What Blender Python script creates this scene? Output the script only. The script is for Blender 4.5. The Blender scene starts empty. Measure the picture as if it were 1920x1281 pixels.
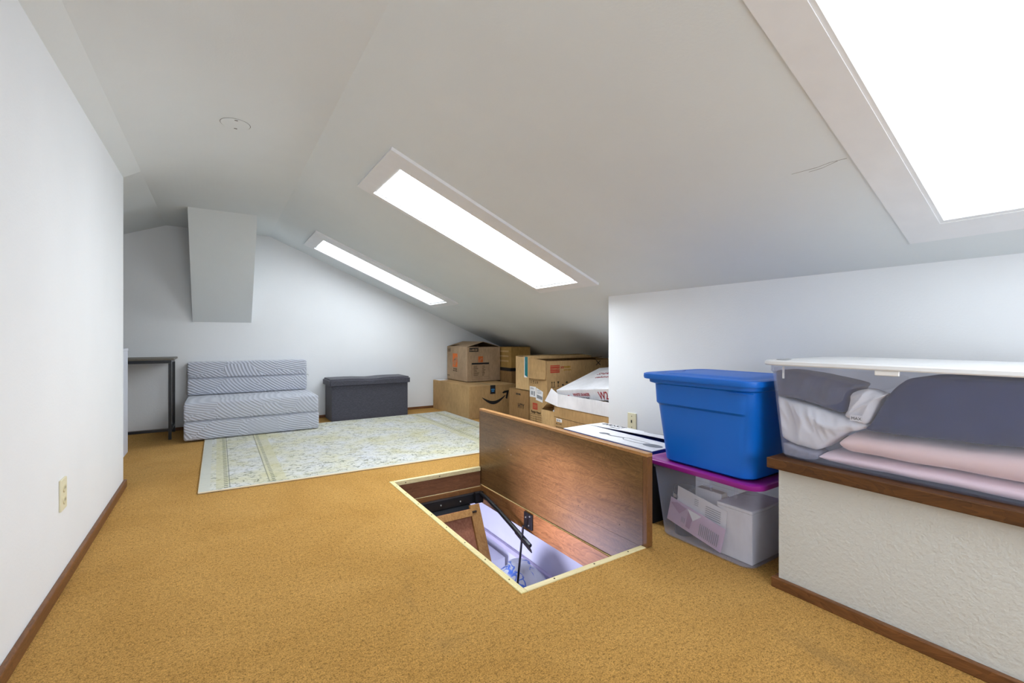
import bpy, bmesh, math, random
from mathutils import Vector, Matrix, noise
random.seed(7)
S = bpy.context.scene
COL = S.collection
PI = math.pi
# ---------------------------------------------------------------- camera, world, exposure
cam = bpy.data.cameras.new('camera'); camo = bpy.data.objects.new('camera', cam); COL.objects.link(camo)
cam.sensor_width = 36; cam.lens = 853 / 1920 * 36; cam.shift_y = -7.5 / 1920; cam.clip_start = 0.02
camo.location = (0, 0, 0.9); camo.rotation_euler = (PI / 2, 0, -math.radians(32.8607))
S.camera = camo
W = bpy.data.worlds.new('world'); S.world = W; W.use_nodes = True
W.node_tree.nodes['Background'].inputs[0].default_value = (0.75, 0.85, 1, 1)
W.node_tree.nodes['Background'].inputs[1].default_value = 1.0
S.view_settings.view_transform = 'Standard'; S.view_settings.look = 'None'
S.view_settings.gamma = 1; S.view_settings.use_curve_mapping = False
S.view_settings.exposure = 0.0
SKY_E = 10.0                      # strength of the daylit skylight diffusers


def area(name, loc, target, size, power, color):
    l = bpy.data.lights.new(name, 'AREA'); l.shape = 'RECTANGLE'; l.size, l.size_y = size
    l.energy = power; l.color = color
    o = bpy.data.objects.new(name, l); COL.objects.link(o); o.location = loc
    o.rotation_euler = (Vector(target) - Vector(loc)).to_track_quat('-Z', 'Y').to_euler()
    return o


# daylight from a window of the room below, seen through the hatch
d1 = area('daylight_downstairs', (-0.35, 1.75, -1.35), (1.53, 1.92, 0.12), (0.12, 0.2), 4.6, (0.84, 0.72, 1.0)); d1.data.spread = math.radians(26)
area('daylight_downstairs_wall', (-0.1, 3.4, -1.4), (2.3, 3.4, -1.3), (1.2, 1.0), 34, (0.66, 0.70, 1.0)).data.spread = math.radians(120)

# ---------------------------------------------------------------- materials


def srgb(r, g, b):
    f = lambda c: (c / 255 / 12.92) if c / 255 <= 0.04045 else ((c / 255 + 0.055) / 1.055) ** 2.4
    return (f(r), f(g), f(b), 1)


class NT:
    def __init__(s, name):
        s.m = bpy.data.materials.new(name); s.m.use_nodes = True
        s.t = s.m.node_tree; s.b = s.t.nodes['Principled BSDF']; s.out = s.t.nodes['Material Output']

    def n(s, typ, **kw):
        nd = s.t.nodes.new(typ)
        for k, v in kw.items():
            if k.startswith('i_'):
                k = k[2:]; k = int(k) if k.isdigit() else k.replace('_', ' ')
                nd.inputs[k].default_value = v
            else:
                setattr(nd, k, v)
        return nd

    def l(s, a, b): s.t.links.new(a, b)

    def coord(s, scale=(1, 1, 1), rot=(0, 0, 0), kind='Object'):
        tc = s.n('ShaderNodeTexCoord'); mp = s.n('ShaderNodeMapping')
        mp.inputs['Scale'].default_value = scale; mp.inputs['Rotation'].default_value = rot
        s.l(tc.outputs[kind], mp.inputs[0]); return mp.outputs[0]

    def noise(s, vec, scale, detail=3, rough=0.5, dist=0):
        nd = s.n('ShaderNodeTexNoise'); nd.inputs['Scale'].default_value = scale
        nd.inputs['Detail'].default_value = detail; nd.inputs['Roughness'].default_value = rough
        nd.inputs['Distortion'].default_value = dist
        s.l(vec, nd.inputs['Vector']); return nd.outputs['Fac']

    def ramp(s, fac, stops, interp='LINEAR'):
        r = s.n('ShaderNodeValToRGB'); r.color_ramp.interpolation = interp
        el = r.color_ramp.elements
        while len(el) < len(stops): el.new(0.5)
        for e, (p, c) in zip(el, stops):
            e.position = p; e.color = c if len(c) == 4 else (*c, 1)
        s.l(fac, r.inputs[0]); return r.outputs[0]

    def mix(s, fac, a, b, mode='MIX'):
        m = s.n('ShaderNodeMix', data_type='RGBA', blend_type=mode)
        if isinstance(fac, (int, float)): m.inputs[0].default_value = fac
        else: s.l(fac, m.inputs[0])
        for i, v in ((6, a), (7, b)):
            if isinstance(v, tuple): m.inputs[i].default_value = v
            else: s.l(v, m.inputs[i])
        return m.outputs[2]

    def math(s, op, a, b=None, c=None):
        m = s.n('ShaderNodeMath', operation=op)
        for i, v in enumerate((a, b, c)):
            if v is None: continue
            if isinstance(v, (int, float)): m.inputs[i].default_value = v
            else: s.l(v, m.inputs[i])
        return m.outputs[0]

    def bump(s, h, strength=0.3, dist=0.002):
        b = s.n('ShaderNodeBump'); b.inputs['Strength'].default_value = strength
        b.inputs['Distance'].default_value = dist
        s.l(h, b.inputs['Height']); s.l(b.outputs[0], s.b.inputs['Normal'])

    def base(s, c, rough=0.6, spec=0.3):
        if isinstance(c, tuple): s.b.inputs['Base Color'].default_value = c
        else: s.l(c, s.b.inputs['Base Color'])
        s.b.inputs['Roughness'].default_value = rough
        s.b.inputs['Specular IOR Level'].default_value = spec
        return s.m


def M_plain(name, c, rough=0.5, spec=0.3, metal=0, var=0.06, scale=12, bump=0.05, bscale=150):
    t = NT(name); v = t.coord()
    f = t.noise(v, scale, 4)
    d = tuple(max(0, x * (1 - var)) for x in c[:3]) + (1,); e = tuple(min(1, x * (1 + var)) for x in c[:3]) + (1,)
    t.base(t.ramp(f, [(0.3, d), (0.7, e)]), rough, spec)
    t.b.inputs['Metallic'].default_value = metal
    if bump: t.bump(t.noise(v, bscale, 2), bump, 0.001)
    return t.m


def M_paint(name, c, strength=0.25, scale=90, dist=0.0015):
    t = NT(name); v = t.coord()
    f = t.noise(v, 1.3, 4, 0.6)
    d = tuple(x * 0.965 for x in c[:3]) + (1,)
    t.base(t.ramp(f, [(0.35, d), (0.65, c)]), 0.75, 0.2)
    h = t.noise(v, scale, 3, 0.55)
    t.bump(h, strength, dist)
    return t.m


WALL = M_paint('white_wall_paint', (0.80, 0.82, 0.845, 1), 0.35, 110)
PONY = M_paint('textured_wall_paint', (0.63, 0.64, 0.62, 1), 0.75, 75, 0.004)
CEIL = M_paint('ceiling_paint', (0.745, 0.785, 0.80, 1), 0.3, 120)
FRAMEW = M_plain('white_frame_paint', (0.80, 0.81, 0.83, 1), 0.5, 0.3, var=0.02)
DOWN = M_plain('downstairs_paint', (0.78, 0.76, 0.82, 1), 0.6, var=0.02)


def mk_carpet():
    t = NT('ochre_carpet'); v = t.coord()
    big = t.noise(v, 1.6, 5, 0.6, 0.6)
    mid = t.noise(t.coord((1, 1.6, 1), (0, 0, 0.5)), 26, 3, 0.6)
    fine = t.noise(v, 240, 4, 0.8)
    c1 = t.ramp(big, [(0.3, srgb(188, 142, 72)), (0.7, srgb(207, 161, 90))])
    c2 = t.ramp(mid, [(0.3, (0.88, 0.88, 0.87)), (0.75, (1.04, 1.04, 1.04))])
    c3 = t.ramp(fine, [(0.34, (0.30, 0.27, 0.22)), (0.50, (0.95, 0.95, 0.95)), (0.70, (1.45, 1.42, 1.38))])
    sp_ = t.noise(v, 95, 2, 0.7)
    c4 = t.ramp(sp_, [(0.32, (0.62, 0.60, 0.55)), (0.46, (0.97, 0.97, 0.97)), (0.70, (1.14, 1.13, 1.12))])
    c = t.mix(1.0, c1, c2, 'MULTIPLY'); c = t.mix(1.0, c, c3, 'MULTIPLY'); c = t.mix(1.0, c, c4, 'MULTIPLY')
    # grey soiled streaks of foot traffic
    st = t.noise(t.coord((2.2, 0.8, 1), (0, 0, -0.9)), 1.7, 4, 0.6, 0.4)
    sf = t.ramp(st, [(0.64, (0, 0, 0)), (0.78, (0.5, 0.5, 0.5))])
    c = t.mix(t.math('MULTIPLY', sf, 1.0), c, srgb(128, 104, 66))
    t.base(c, 0.95, 0.05)
    t.b.inputs['Sheen Weight'].default_value = 0.05
    h = t.math('ADD', fine, t.math('MULTIPLY', sp_, 0.8))
    t.bump(h, 0.7, 0.005)
    return t.m


CARPET = mk_carpet()


def mk_wood(name, dark, light, axis='y', scale=1.0, rough=0.45, coat=0.0, knots=False, ring=9):
    t = NT(name)
    sc = {'x': (0.06, 1, 1), 'y': (1, 0.06, 1), 'z': (1, 1, 0.06)}[axis]
    v = t.coord(tuple(a * scale for a in sc))
    n1 = t.noise(v, 34, 5, 0.65, 1.2); n2 = t.noise(v, 190, 2, 0.6)
    sc2 = {'x': (0.3, 1, 1), 'y': (1, 0.3, 1), 'z': (1, 1, 0.3)}[axis]
    n3 = t.noise(t.coord(tuple(a * scale for a in sc2)), ring, 3, 0.55, 2.2)
    band = t.math('FRACT', t.math('MULTIPLY', n3, 9.0))
    f = t.math('ADD', t.math('MULTIPLY', n1, 0.55), t.math('ADD', t.math('MULTIPLY', n2, 0.25), t.math('MULTIPLY', band, 0.16)))
    c = t.ramp(f, [(0.28, dark), (0.72, light)])
    if knots:
        k = t.n('ShaderNodeTexVoronoi'); k.inputs['Scale'].default_value = 3.2
        t.l(t.coord((1, 0.6, 1)), k.inputs['Vector'])
        kf = t.ramp(k.outputs['Distance'], [(0.03, (1, 1, 1)), (0.09, (0, 0, 0))])
        c = t.mix(t.math('MULTIPLY', kf, 0.7), c, tuple(x * 0.3 for x in dark[:3]) + (1,))
    t.base(c, rough, 0.4)
    t.b.inputs['Coat Weight'].default_value = coat; t.b.inputs['Coat Roughness'].default_value = 0.25
    t.bump(n1, 0.12, 0.001)
    return t.m


OAK_TRIM = mk_wood('stained_trim_wood', srgb(84, 52, 28), srgb(138, 92, 54), 'y')
OAK_TRIM_X = mk_wood('stained_trim_wood_x', srgb(84, 52, 28), srgb(138, 92, 54), 'x')
LEDGE_W = mk_wood('ledge_wood', srgb(66, 40, 18), srgb(112, 72, 36), 'y')
PLY = mk_wood('varnished_plywood', srgb(82, 56, 29), srgb(136, 101, 60), 'y', 1.0, 0.33, 0.4, False, 13)
PLYB = mk_wood('plywood_liner', srgb(96, 60, 40), srgb(140, 94, 64), 'x', 1.0, 0.5)
PINE = mk_wood('stained_pine_jamb', srgb(112, 72, 36), srgb(176, 124, 74), 'y', 1.0, 0.4, 0.2, True, 6)
PINEX = mk_wood('stained_pine_jamb_x', srgb(104, 66, 36), srgb(160, 110, 66), 'x', 1.0, 0.4, 0.2, False, 6)
BAND = mk_wood('oak_edge_band', srgb(150, 104, 58), srgb(196, 148, 92), 'y', 1.2, 0.4, 0.3)
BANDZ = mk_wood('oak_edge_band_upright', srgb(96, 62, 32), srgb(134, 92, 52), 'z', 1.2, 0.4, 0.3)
PALE = mk_wood('pale_pine_strip', srgb(206, 190, 128), srgb(238, 226, 172), 'y', 1.2, 0.5)
PALEX = mk_wood('pale_pine_strip_x', srgb(206, 190, 140), srgb(238, 226, 184), 'x', 1.2, 0.5)
LADW = mk_wood('ladder_pine', srgb(150, 102, 56), srgb(204, 158, 98), 'z', 1.0, 0.45)
LADP = mk_wood('red_panel_wood', srgb(140, 84, 62), srgb(190, 132, 104), 'z', 1.0, 0.45)
BLACK = M_plain('black_steel', (0.018, 0.02, 0.025, 1), 0.35, 0.5, 0.3, 0.2)
STEEL = M_plain('bright_steel', (0.5, 0.5, 0.5, 1), 0.3, 0.5, 0.9)
SCREW = M_plain('dark_screw', (0.06, 0.045, 0.03, 1), 0.5, 0.4, 0.5)
IVORY = M_plain('ivory_plastic', srgb(226, 220, 190), 0.35, 0.4, var=0.02, bump=0)
IVORYD = M_plain('ivory_plastic_darker', srgb(214, 206, 172), 0.35, 0.4, var=0.02, bump=0)  # slightly darker ivory for the sockets and the jack
DARKSLOT = M_plain('dark_slot', (0.02, 0.02, 0.02, 1), 0.6, bump=0)


def mk_emit(name, c, s, pattern=False):
    t = NT(name)
    t.b.inputs['Base Color'].default_value = (0.85, 0.87, 0.9, 1)
    t.b.inputs['Emission Color'].default_value = c; t.b.inputs['Emission Strength'].default_value = s
    if pattern:
        v = t.n('ShaderNodeTexVoronoi'); v.inputs['Scale'].default_value = 95
        v.inputs['Randomness'].default_value = 0.0
        t.l(t.coord(), v.inputs['Vector']); t.bump(v.outputs['Distance'], 0.6, 0.002)
    return t.m


DIFF = mk_emit('skylight_diffuser', (0.88, 0.945, 1.0, 1), SKY_E * 2.0, True)
DIFF_FAR = mk_emit('skylight_diffuser_far', (0.88, 0.945, 1.0, 1), SKY_E * 0.76, True)
DIFF_BIG = mk_emit('skylight_diffuser_big', (0.88, 0.945, 1.0, 1), SKY_E * 0.29, True)
FILLPANE = mk_emit('added_fill_glow', (0.88, 0.945, 1.0, 1), SKY_E * 0.82)  # glow of the fill window added behind the camera


def mk_card(name, c, rough=0.8):
    t = NT(name); v = t.coord()
    n1 = t.noise(t.coord((1, 1, 0.25)), 60, 3, 0.6); n2 = t.noise(v, 3, 4, 0.6)
    d = tuple(x * 0.82 for x in c[:3]) + (1,); e = tuple(min(1, x * 1.12) for x in c[:3]) + (1,)
    c1 = t.ramp(n2, [(0.3, d), (0.7, e)])
    t.base(t.mix(0.12, c1, t.ramp(n1, [(0.3, (0, 0, 0)), (0.7, (1, 1, 1))]), 'OVERLAY'), rough, 0.15)
    t.bump(n1, 0.08, 0.001)
    return t.m


CARD = mk_card('brown_cardboard', srgb(184, 150, 105))
CARD_PINK = mk_card('greyish_cardboard', srgb(176, 150, 122))
CARD_TAN = mk_card('light_tan_cardboard', srgb(206, 172, 124))
CARD_OLD = mk_card('old_yellowed_cardboard', srgb(178, 142, 84))
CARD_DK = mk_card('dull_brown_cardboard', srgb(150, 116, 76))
WHITEC = mk_card('white_coated_cardboard', (0.80, 0.80, 0.84, 1), 0.5)
INK = M_plain('black_ink', (0.015, 0.015, 0.018, 1), 0.6, bump=0)
INKB = M_plain('brown_ink', srgb(70, 52, 34), 0.7, bump=0)
ORANGE = M_plain('orange_ink', srgb(218, 112, 48), 0.6, bump=0)
ORANGED = M_plain('dull_orange_ink', srgb(196, 100, 48), 0.6, bump=0)
RED = M_plain('red_ink', srgb(176, 62, 44), 0.6, bump=0)
MAROON = M_plain('maroon_ink', srgb(160, 52, 62), 0.6, bump=0)
YELLOWI = M_plain('yellow_ink', srgb(176, 130, 40), 0.6, bump=0)
TEAL = M_plain('teal_tape_film', srgb(8, 110, 118), 0.25, 0.5, bump=0)
BLUEI = M_plain('light_blue_ink', srgb(60, 130, 190), 0.5, bump=0)
PAPER = M_plain('white_paper', (0.82, 0.82, 0.85, 1), 0.6, var=0.02, bump=0)
GREYI = M_plain('grey_ink', (0.2, 0.21, 0.24, 1), 0.6, bump=0)
NAVY = M_plain('navy_print', srgb(24, 62, 150), 0.4, bump=0)
CLEARTAPE = M_plain('clear_parcel_tape', srgb(196, 170, 128), 0.2, 0.6, bump=0)


def mk_plastic(name, c, rough=0.35):
    t = NT(name); v = t.coord()
    t.base(c, rough, 0.45); t.bump(t.noise(v, 260, 2), 0.06, 0.001)
    t.b.inputs['Subsurface Weight'].default_value = 0.0
    return t.m


BLUEP = mk_plastic('blue_plastic', srgb(0, 102, 204), 0.42)
PURPLEP = mk_plastic('purple_plastic', srgb(140, 28, 134), 0.3)
WHITEP = mk_plastic('white_plastic', (0.84, 0.85, 0.87, 1), 0.35)


def mk_translucent(name, c, f):
    t = NT(name); t.base(c, 0.35, 0.45)
    tr = t.n('ShaderNodeBsdfTranslucent'); tr.inputs[0].default_value = c
    mx = t.n('ShaderNodeMixShader'); mx.inputs[0].default_value = f
    t.l(t.b.outputs[0], mx.inputs[1]); t.l(tr.outputs[0], mx.inputs[2]); t.l(mx.outputs[0], t.out.inputs[0])
    return t.m


LIDW = mk_translucent('translucent_white_lid', (0.86, 0.87, 0.89, 1), 0.22)


def mk_clear(name, tint, haze, hazecol):
    t = NT(name)
    tr = t.n('ShaderNodeBsdfTransparent'); tr.inputs[0].default_value = tint
    t.base(hazecol, 0.22, 0.5)
    t.b.inputs['Alpha'].default_value = 1
    f = t.n('ShaderNodeLayerWeight'); f.inputs[0].default_value = 0.25
    fac = t.math('MINIMUM', t.math('ADD', t.math('MULTIPLY', f.outputs['Facing'], 0.22), haze), 0.9)
    mx = t.n('ShaderNodeMixShader'); t.l(fac, mx.inputs[0]); t.l(tr.outputs[0], mx.inputs[1]); t.l(t.b.outputs[0], mx.inputs[2])
    t.l(mx.outputs[0], t.out.inputs[0])
    return t.m


CLEAR = mk_clear('clear_frosted_plastic', (0.975, 0.98, 1.0, 1), 0.085, (0.62, 0.68, 0.88, 1))
FILM = mk_clear('clear_film', (0.98, 0.98, 0.99, 1), 0.045, (0.85, 0.86, 0.92, 1))


def mk_cloth(name, c, weave=400, bump=0.15, sheen=0.2, var=0.12):
    t = NT(name); v = t.coord()
    f = t.noise(v, 9, 4)
    d = tuple(x * (1 - var) for x in c[:3]) + (1,); e = tuple(min(1, x * (1 + var)) for x in c[:3]) + (1,)
    t.base(t.ramp(f, [(0.3, d), (0.7, e)]), 0.9, 0.1)
    t.b.inputs['Sheen Weight'].default_value = sheen
    t.bump(t.noise(v, weave, 2, 0.7), bump, 0.001)
    return t.m


WCLOTH = mk_cloth('white_cotton', (0.86, 0.87, 0.91, 1), 400, 0.1, 0.1, 0.03)
DCLOTH = mk_cloth('navy_black_cloth', srgb(36, 52, 96), 300, 0.2, 0.15)
PCLOTH = mk_cloth('pink_fleece', srgb(253, 220, 214), 200, 0.2, 0.5, 0.05)
PCLOTH2 = mk_cloth('pale_pink_fleece', srgb(252, 224, 230), 200, 0.2, 0.5, 0.05)
GCLOTH = mk_cloth('grey_cloth', srgb(150, 150, 165), 300)


def mk_charcoal():
    t = NT('charcoal_linen'); 
    a = t.noise(t.coord((1, 1, 14)), 60, 2, 0.6); b = t.noise(t.coord((14, 14, 1)), 60, 2, 0.6)
    f = t.math('MULTIPLY', t.math('ADD', a, b), 0.5)
    t.base(t.ramp(f, [(0.38, srgb(56, 56, 64)), (0.62, srgb(88, 88, 98))]), 0.9, 0.15)
    t.b.inputs['Sheen Weight'].default_value = 0.2
    t.bump(f, 0.3, 0.001); return t.m


LINEN = mk_charcoal()


def mk_mattress():
    t = NT('embossed_mattress_fabric')
    v = t.coord((1, 1, 1))
    vo = t.n('ShaderNodeTexVoronoi'); vo.inputs['Scale'].default_value = 4.6; vo.inputs['Randomness'].default_value = 0.95
    mp = t.coord((0.8, 0.4, 1.25)); t.l(mp, vo.inputs['Vector'])
    off = t.n('ShaderNodeVectorMath', operation='MULTIPLY_ADD')
    t.l(vo.outputs['Color'], off.inputs[0]); off.inputs[1].default_value = (0.42, 0.0, 0.42); t.l(vo.outputs['Position'], off.inputs[2])
    sub = t.n('ShaderNodeVectorMath', operation='SUBTRACT'); t.l(mp, sub.inputs[0]); t.l(off.outputs[0], sub.inputs[1])
    sub2 = t.n('ShaderNodeVectorMath', operation='ADD'); t.l(sub.outputs[0], sub2.inputs[0]); sub2.inputs[1].default_value = (-0.18, 0, -0.18)
    ln = t.n('ShaderNodeVectorMath', operation='LENGTH'); t.l(sub2.outputs[0], ln.inputs[0])
    w = t.math('SINE', t.math('MULTIPLY', ln.outputs['Value'], 265))
    fl = t.ramp(vo.outputs['Color'], [(0.10, (0.25, 0.25, 0.25)), (0.22, (1, 1, 1))])
    h = t.math('MULTIPLY', t.math('ADD', t.math('MULTIPLY', w, 0.5), 0.5), fl)
    c = t.mix(t.math('MULTIPLY', h, 0.5), srgb(178, 183, 196), srgb(214, 217, 227))
    t.base(c, 0.6, 0.25); t.b.inputs['Sheen Weight'].default_value = 0.3
    t.bump(h, 0.8, 0.006)
    return t.m


MATT = mk_mattress()
MATTS = mk_cloth('grey_satin_side_fabric', srgb(170, 176, 190), 300, 0.1, 0.3, 0.03)


def mk_rug():
    t = NT('faded_floral_rug')
    tc = t.n('ShaderNodeTexCoord'); sp = t.n('ShaderNodeSeparateXYZ'); t.l(tc.outputs['Object'], sp.inputs[0])
    X, Y = sp.outputs['X'], sp.outputs['Y']            # origin at the rug's centre
    dx = t.math('SUBTRACT', 1.2, t.math('ABSOLUTE', X)); dy = t.math('SUBTRACT', 0.99, t.math('ABSOLUTE', Y))
    v = t.coord()
    warp = t.n('ShaderNodeTexNoise'); warp.inputs['Scale'].default_value = 7; t.l(v, warp.inputs['Vector'])
    wv = t.n('ShaderNodeVectorMath', operation='MULTIPLY_ADD'); t.l(warp.outputs['Color'], wv.inputs[0]); wv.inputs[1].default_value = (0.12, 0.12, 0); t.l(v, wv.inputs[2])
    patch = t.noise(v, 3.2, 4, 0.6)
    base = t.ramp(patch, [(0.34, srgb(204, 206, 210)), (0.48, srgb(205, 205, 196)), (0.60, srgb(203, 201, 178)), (0.75, srgb(196, 191, 156))])
    # flower rosettes: rings and petals round scattered points
    vo = t.n('ShaderNodeTexVoronoi'); vo.inputs['Scale'].default_value = 7.5; t.l(wv.outputs[0], vo.inputs['Vector'])
    d = vo.outputs['Distance']
    nz = t.noise(v, 60, 3, 0.7)
    dd = t.math('ADD', d, t.math('MULTIPLY', t.math('SUBTRACT', nz, 0.5), 0.35))
    ring = t.ramp(dd, [(0.05, (0, 0, 0)), (0.10, (1, 1, 1)), (0.15, (0, 0, 0)), (0.24, (0, 0, 0)), (0.29, (0.9, 0.9, 0.9)), (0.33, (0, 0, 0))])
    vo2 = t.n('ShaderNodeTexVoronoi', feature='DISTANCE_TO_EDGE'); vo2.inputs['Scale'].default_value = 10; t.l(wv.outputs[0], vo2.inputs['Vector'])
    vine = t.ramp(vo2.outputs['Distance'], [(0.0, (0.8, 0.8, 0.8)), (0.035, (0, 0, 0))])
    brk = t.ramp(t.noise(v, 22, 3, 0.7), [(0.42, (0, 0, 0)), (0.52, (1, 1, 1))])
    fk = t.math('MAXIMUM', t.noise(t.coord((0.55, 1.25, 1)), 50, 3, 0.65), t.noise(t.coord((0.9, 0.7, 1), (0, 0, 0.6)), 34, 4, 0.7, 0.8))
    fleck = t.ramp(fk, [(0.57, (0, 0, 0)), (0.635, (1, 1, 1))])
    m1 = t.math('MULTIPLY', t.math('MAXIMUM', ring, t.math('MULTIPLY', vine, 0.55)), brk)
    olive = t.ramp(t.noise(v, 11, 2), [(0.35, srgb(118, 122, 104)), (0.6, srgb(150, 144, 96))])
    c = t.mix(t.math('MULTIPLY', m1, 0.8), base, olive)
    busy = t.math('ADD', 0.62, t.math('MULTIPLY', t.math('LESS_THAN', dy, 0.34), 0.2))
    c = t.mix(t.math('MULTIPLY', fleck, busy), c, srgb(104, 110, 98))
    # guard bands with ladder ticks near the two short ends

    def band(lo, hi, var):
        return t.math('MULTIPLY', t.math('GREATER_THAN', var, lo), t.math('LESS_THAN', var, hi))
    inl = t.math('GREATER_THAN', dy, 0.07)
    gb = t.math('MULTIPLY', t.math('ADD', band(0.085, 0.15, dx), band(0.36, 0.46, dx)), inl)
    c = t.mix(t.math('MULTIPLY', gb, 0.6), c, srgb(196, 192, 158))
    tick = t.math('GREATER_THAN', t.math('SINE', t.math('MULTIPLY', Y, 150)), 0.45)
    tb = t.math('MULTIPLY', t.math('MULTIPLY', t.math('ADD', band(0.125, 0.147, dx), band(0.38, 0.40, dx)), tick), inl)
    c = t.mix(t.math('MULTIPLY', tb, 0.95), c, srgb(110, 114, 104))
    ln = t.math('MULTIPLY', t.math('ADD', band(0.152, 0.158, dx), band(0.36, 0.366, dx)), inl)
    c = t.mix(t.math('MULTIPLY', ln, 0.7), c, srgb(116, 118, 108))
    edge = t.math('LESS_THAN', t.math('MINIMUM', dx, dy), 0.055)
    c = t.mix(t.math('MULTIPLY', edge, 0.9), c, srgb(196, 197, 188))
    t.base(c, 0.95, 0.05)
    t.bump(t.math('ADD', t.noise(v, 420, 2), t.math('MULTIPLY', m1, 0.6)), 0.3, 0.0015)
    return t.m


RUG = mk_rug()
RUGE = M_plain('rug_binding', srgb(222, 206, 176), 0.9, bump=0.1)


def mk_vase():
    t = NT('blue_white_glaze'); v = t.coord()
    vo = t.n('ShaderNodeTexVoronoi', feature='DISTANCE_TO_EDGE'); vo.inputs['Scale'].default_value = 9
    w = t.n('ShaderNodeTexNoise'); w.inputs['Scale'].default_value = 6; t.l(v, w.inputs['Vector'])
    wv = t.n('ShaderNodeVectorMath', operation='MULTIPLY_ADD'); t.l(w.outputs['Color'], wv.inputs[0]); wv.inputs[1].default_value = (0.3, 0.3, 0.3); t.l(v, wv.inputs[2])
    t.l(wv.outputs[0], vo.inputs['Vector'])
    m = t.ramp(vo.outputs['Distance'], [(0.0, (1, 1, 1)), (0.05, (0.8, 0.8, 0.8)), (0.08, (0, 0, 0))])
    wave = t.n('ShaderNodeTexWave', wave_type='BANDS'); wave.inputs['Scale'].default_value = 2.1; wave.inputs['Distortion'].default_value = 3
    t.l(v, wave.inputs['Vector'])
    b = t.ramp(wave.outputs['Fac'], [(0.5, (0, 0, 0)), (0.7, (1, 1, 1))])
    c = t.mix(t.math('MULTIPLY', m, b), srgb(220, 226, 220), srgb(84, 128, 214))
    return t.base(c, 0.2, 0.5)


VASE = mk_vase()

# ---------------------------------------------------------------- mesh helpers
ORG = {}


def obj(name, bm, mat, parent=None, base=None, smooth=False):
    """link a bmesh built in world coordinates as one object"""
    if parent is not None:
        o0 = ORG[parent.name]
    else:
        if base is None:
            xs = [v.co.x for v in bm.verts]; ys = [v.co.y for v in bm.verts]; zs = [v.co.z for v in bm.verts]
            base = Vector(((min(xs) + max(xs)) / 2, (min(ys) + max(ys)) / 2, min(zs)))
        o0 = Vector(base)
    bmesh.ops.translate(bm, verts=bm.verts, vec=-o0)
    me = bpy.data.meshes.new(name); bm.to_mesh(me); bm.free()
    if mat is not None:
        me.materials.append(mat)
    if smooth:
        for p in me.polygons: p.use_smooth = True
    o = bpy.data.objects.new(name, me); COL.objects.link(o)
    if parent is not None: o.parent = parent
    else: o.location = o0
    ORG[o.name] = o0
    return o


def thing(name, label, cat, loc, group=None):
    o = bpy.data.objects.new(name, None); COL.objects.link(o); o.location = loc; o.empty_display_size = 0.05
    o['label'] = label; o['category'] = cat
    if group: o['group'] = group
    ORG[o.name] = Vector(loc); return o


def tag(o, label, cat, group=None):
    o['label'] = label; o['category'] = cat
    if group: o['group'] = group
    return o


def struct(o, label=None, cat=None):
    o['kind'] = 'structure'
    if label: o['label'] = label
    if cat: o['category'] = cat
    return o


def box(mn, mx, bev=0.0, seg=2, bm=None):
    b = bmesh.new(); bmesh.ops.create_cube(b, size=1)
    mn, mx = Vector(mn), Vector(mx)
    for v in b.verts:
        v.co = Vector([(mn[i] + mx[i]) / 2 + v.co[i] * (mx[i] - mn[i]) for i in range(3)])
    if bev: bmesh.ops.bevel(b, geom=b.edges[:], offset=bev, segments=seg, profile=0.5, affect='EDGES')
    if bm is None: return b
    me = bpy.data.meshes.new('t'); b.to_mesh(me); b.free(); bm.from_mesh(me); bpy.data.meshes.remove(me)
    return bm


def prism(pts, vec, bm=None):
    """extrude polygon pts (3D list) by vec"""
    bm = bm or bmesh.new(); vec = Vector(vec)
    a = [bm.verts.new(p) for p in pts]; b = [bm.verts.new(Vector(p) + vec) for p in pts]
    n = len(a)
    bm.faces.new(a[::-1]); bm.faces.new(b)
    for i in range(n): bm.faces.new((a[i], a[(i + 1) % n], b[(i + 1) % n], b[i]))
    bmesh.ops.recalc_face_normals(bm, faces=bm.faces)
    return bm


def tube(pts, r, seg=8, bm=None, cap=True):
    bm = bm or bmesh.new(); rings = []
    pts = [Vector(p) for p in pts]
    rr = r if isinstance(r, (list, tuple)) else [r] * len(pts)
    for i, p in enumerate(pts):
        d = (pts[min(i + 1, len(pts) - 1)] - pts[max(i - 1, 0)]).normalized()
        up = Vector((0, 0, 1)) if abs(d.z) < 0.9 else Vector((1, 0, 0))
        s = d.cross(up).normalized(); u = s.cross(d)
        rings.append([bm.verts.new(p + (s * math.cos(k * 2 * PI / seg) + u * math.sin(k * 2 * PI / seg)) * rr[i]) for k in range(seg)])
    for a, b in zip(rings, rings[1:]):
        for k in range(seg): bm.faces.new((a[k], a[(k + 1) % seg], b[(k + 1) % seg], b[k]))
    if cap: bm.faces.new(rings[0][::-1]); bm.faces.new(rings[-1])
    bmesh.ops.recalc_face_normals(bm, faces=bm.faces)
    return bm


def rrect(x0, x1, y0, y1, r, z, seg=5):
    out = []
    for cx, cy, a0 in ((x1 - r, y1 - r, 0), (x0 + r, y1 - r, 90), (x0 + r, y0 + r, 180), (x1 - r, y0 + r, 270)):
        for k in range(seg + 1):
            a = math.radians(a0 + 90 * k / seg); out.append(Vector((cx + r * math.cos(a), cy + r * math.sin(a), z)))
    return out


def loft(rings, bm=None, cap0=True, cap1=True):
    bm = bm or bmesh.new()
    R = [[bm.verts.new(p) for p in r] for r in rings]; n = len(R[0])
    for a, b in zip(R, R[1:]):
        for k in range(n): bm.faces.new((a[k], a[(k + 1) % n], b[(k + 1) % n], b[k]))
    if cap0: bm.faces.new(R[0][::-1])
    if cap1: bm.faces.new(R[-1])
    bmesh.ops.recalc_face_normals(bm, faces=bm.faces)
    return bm


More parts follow.
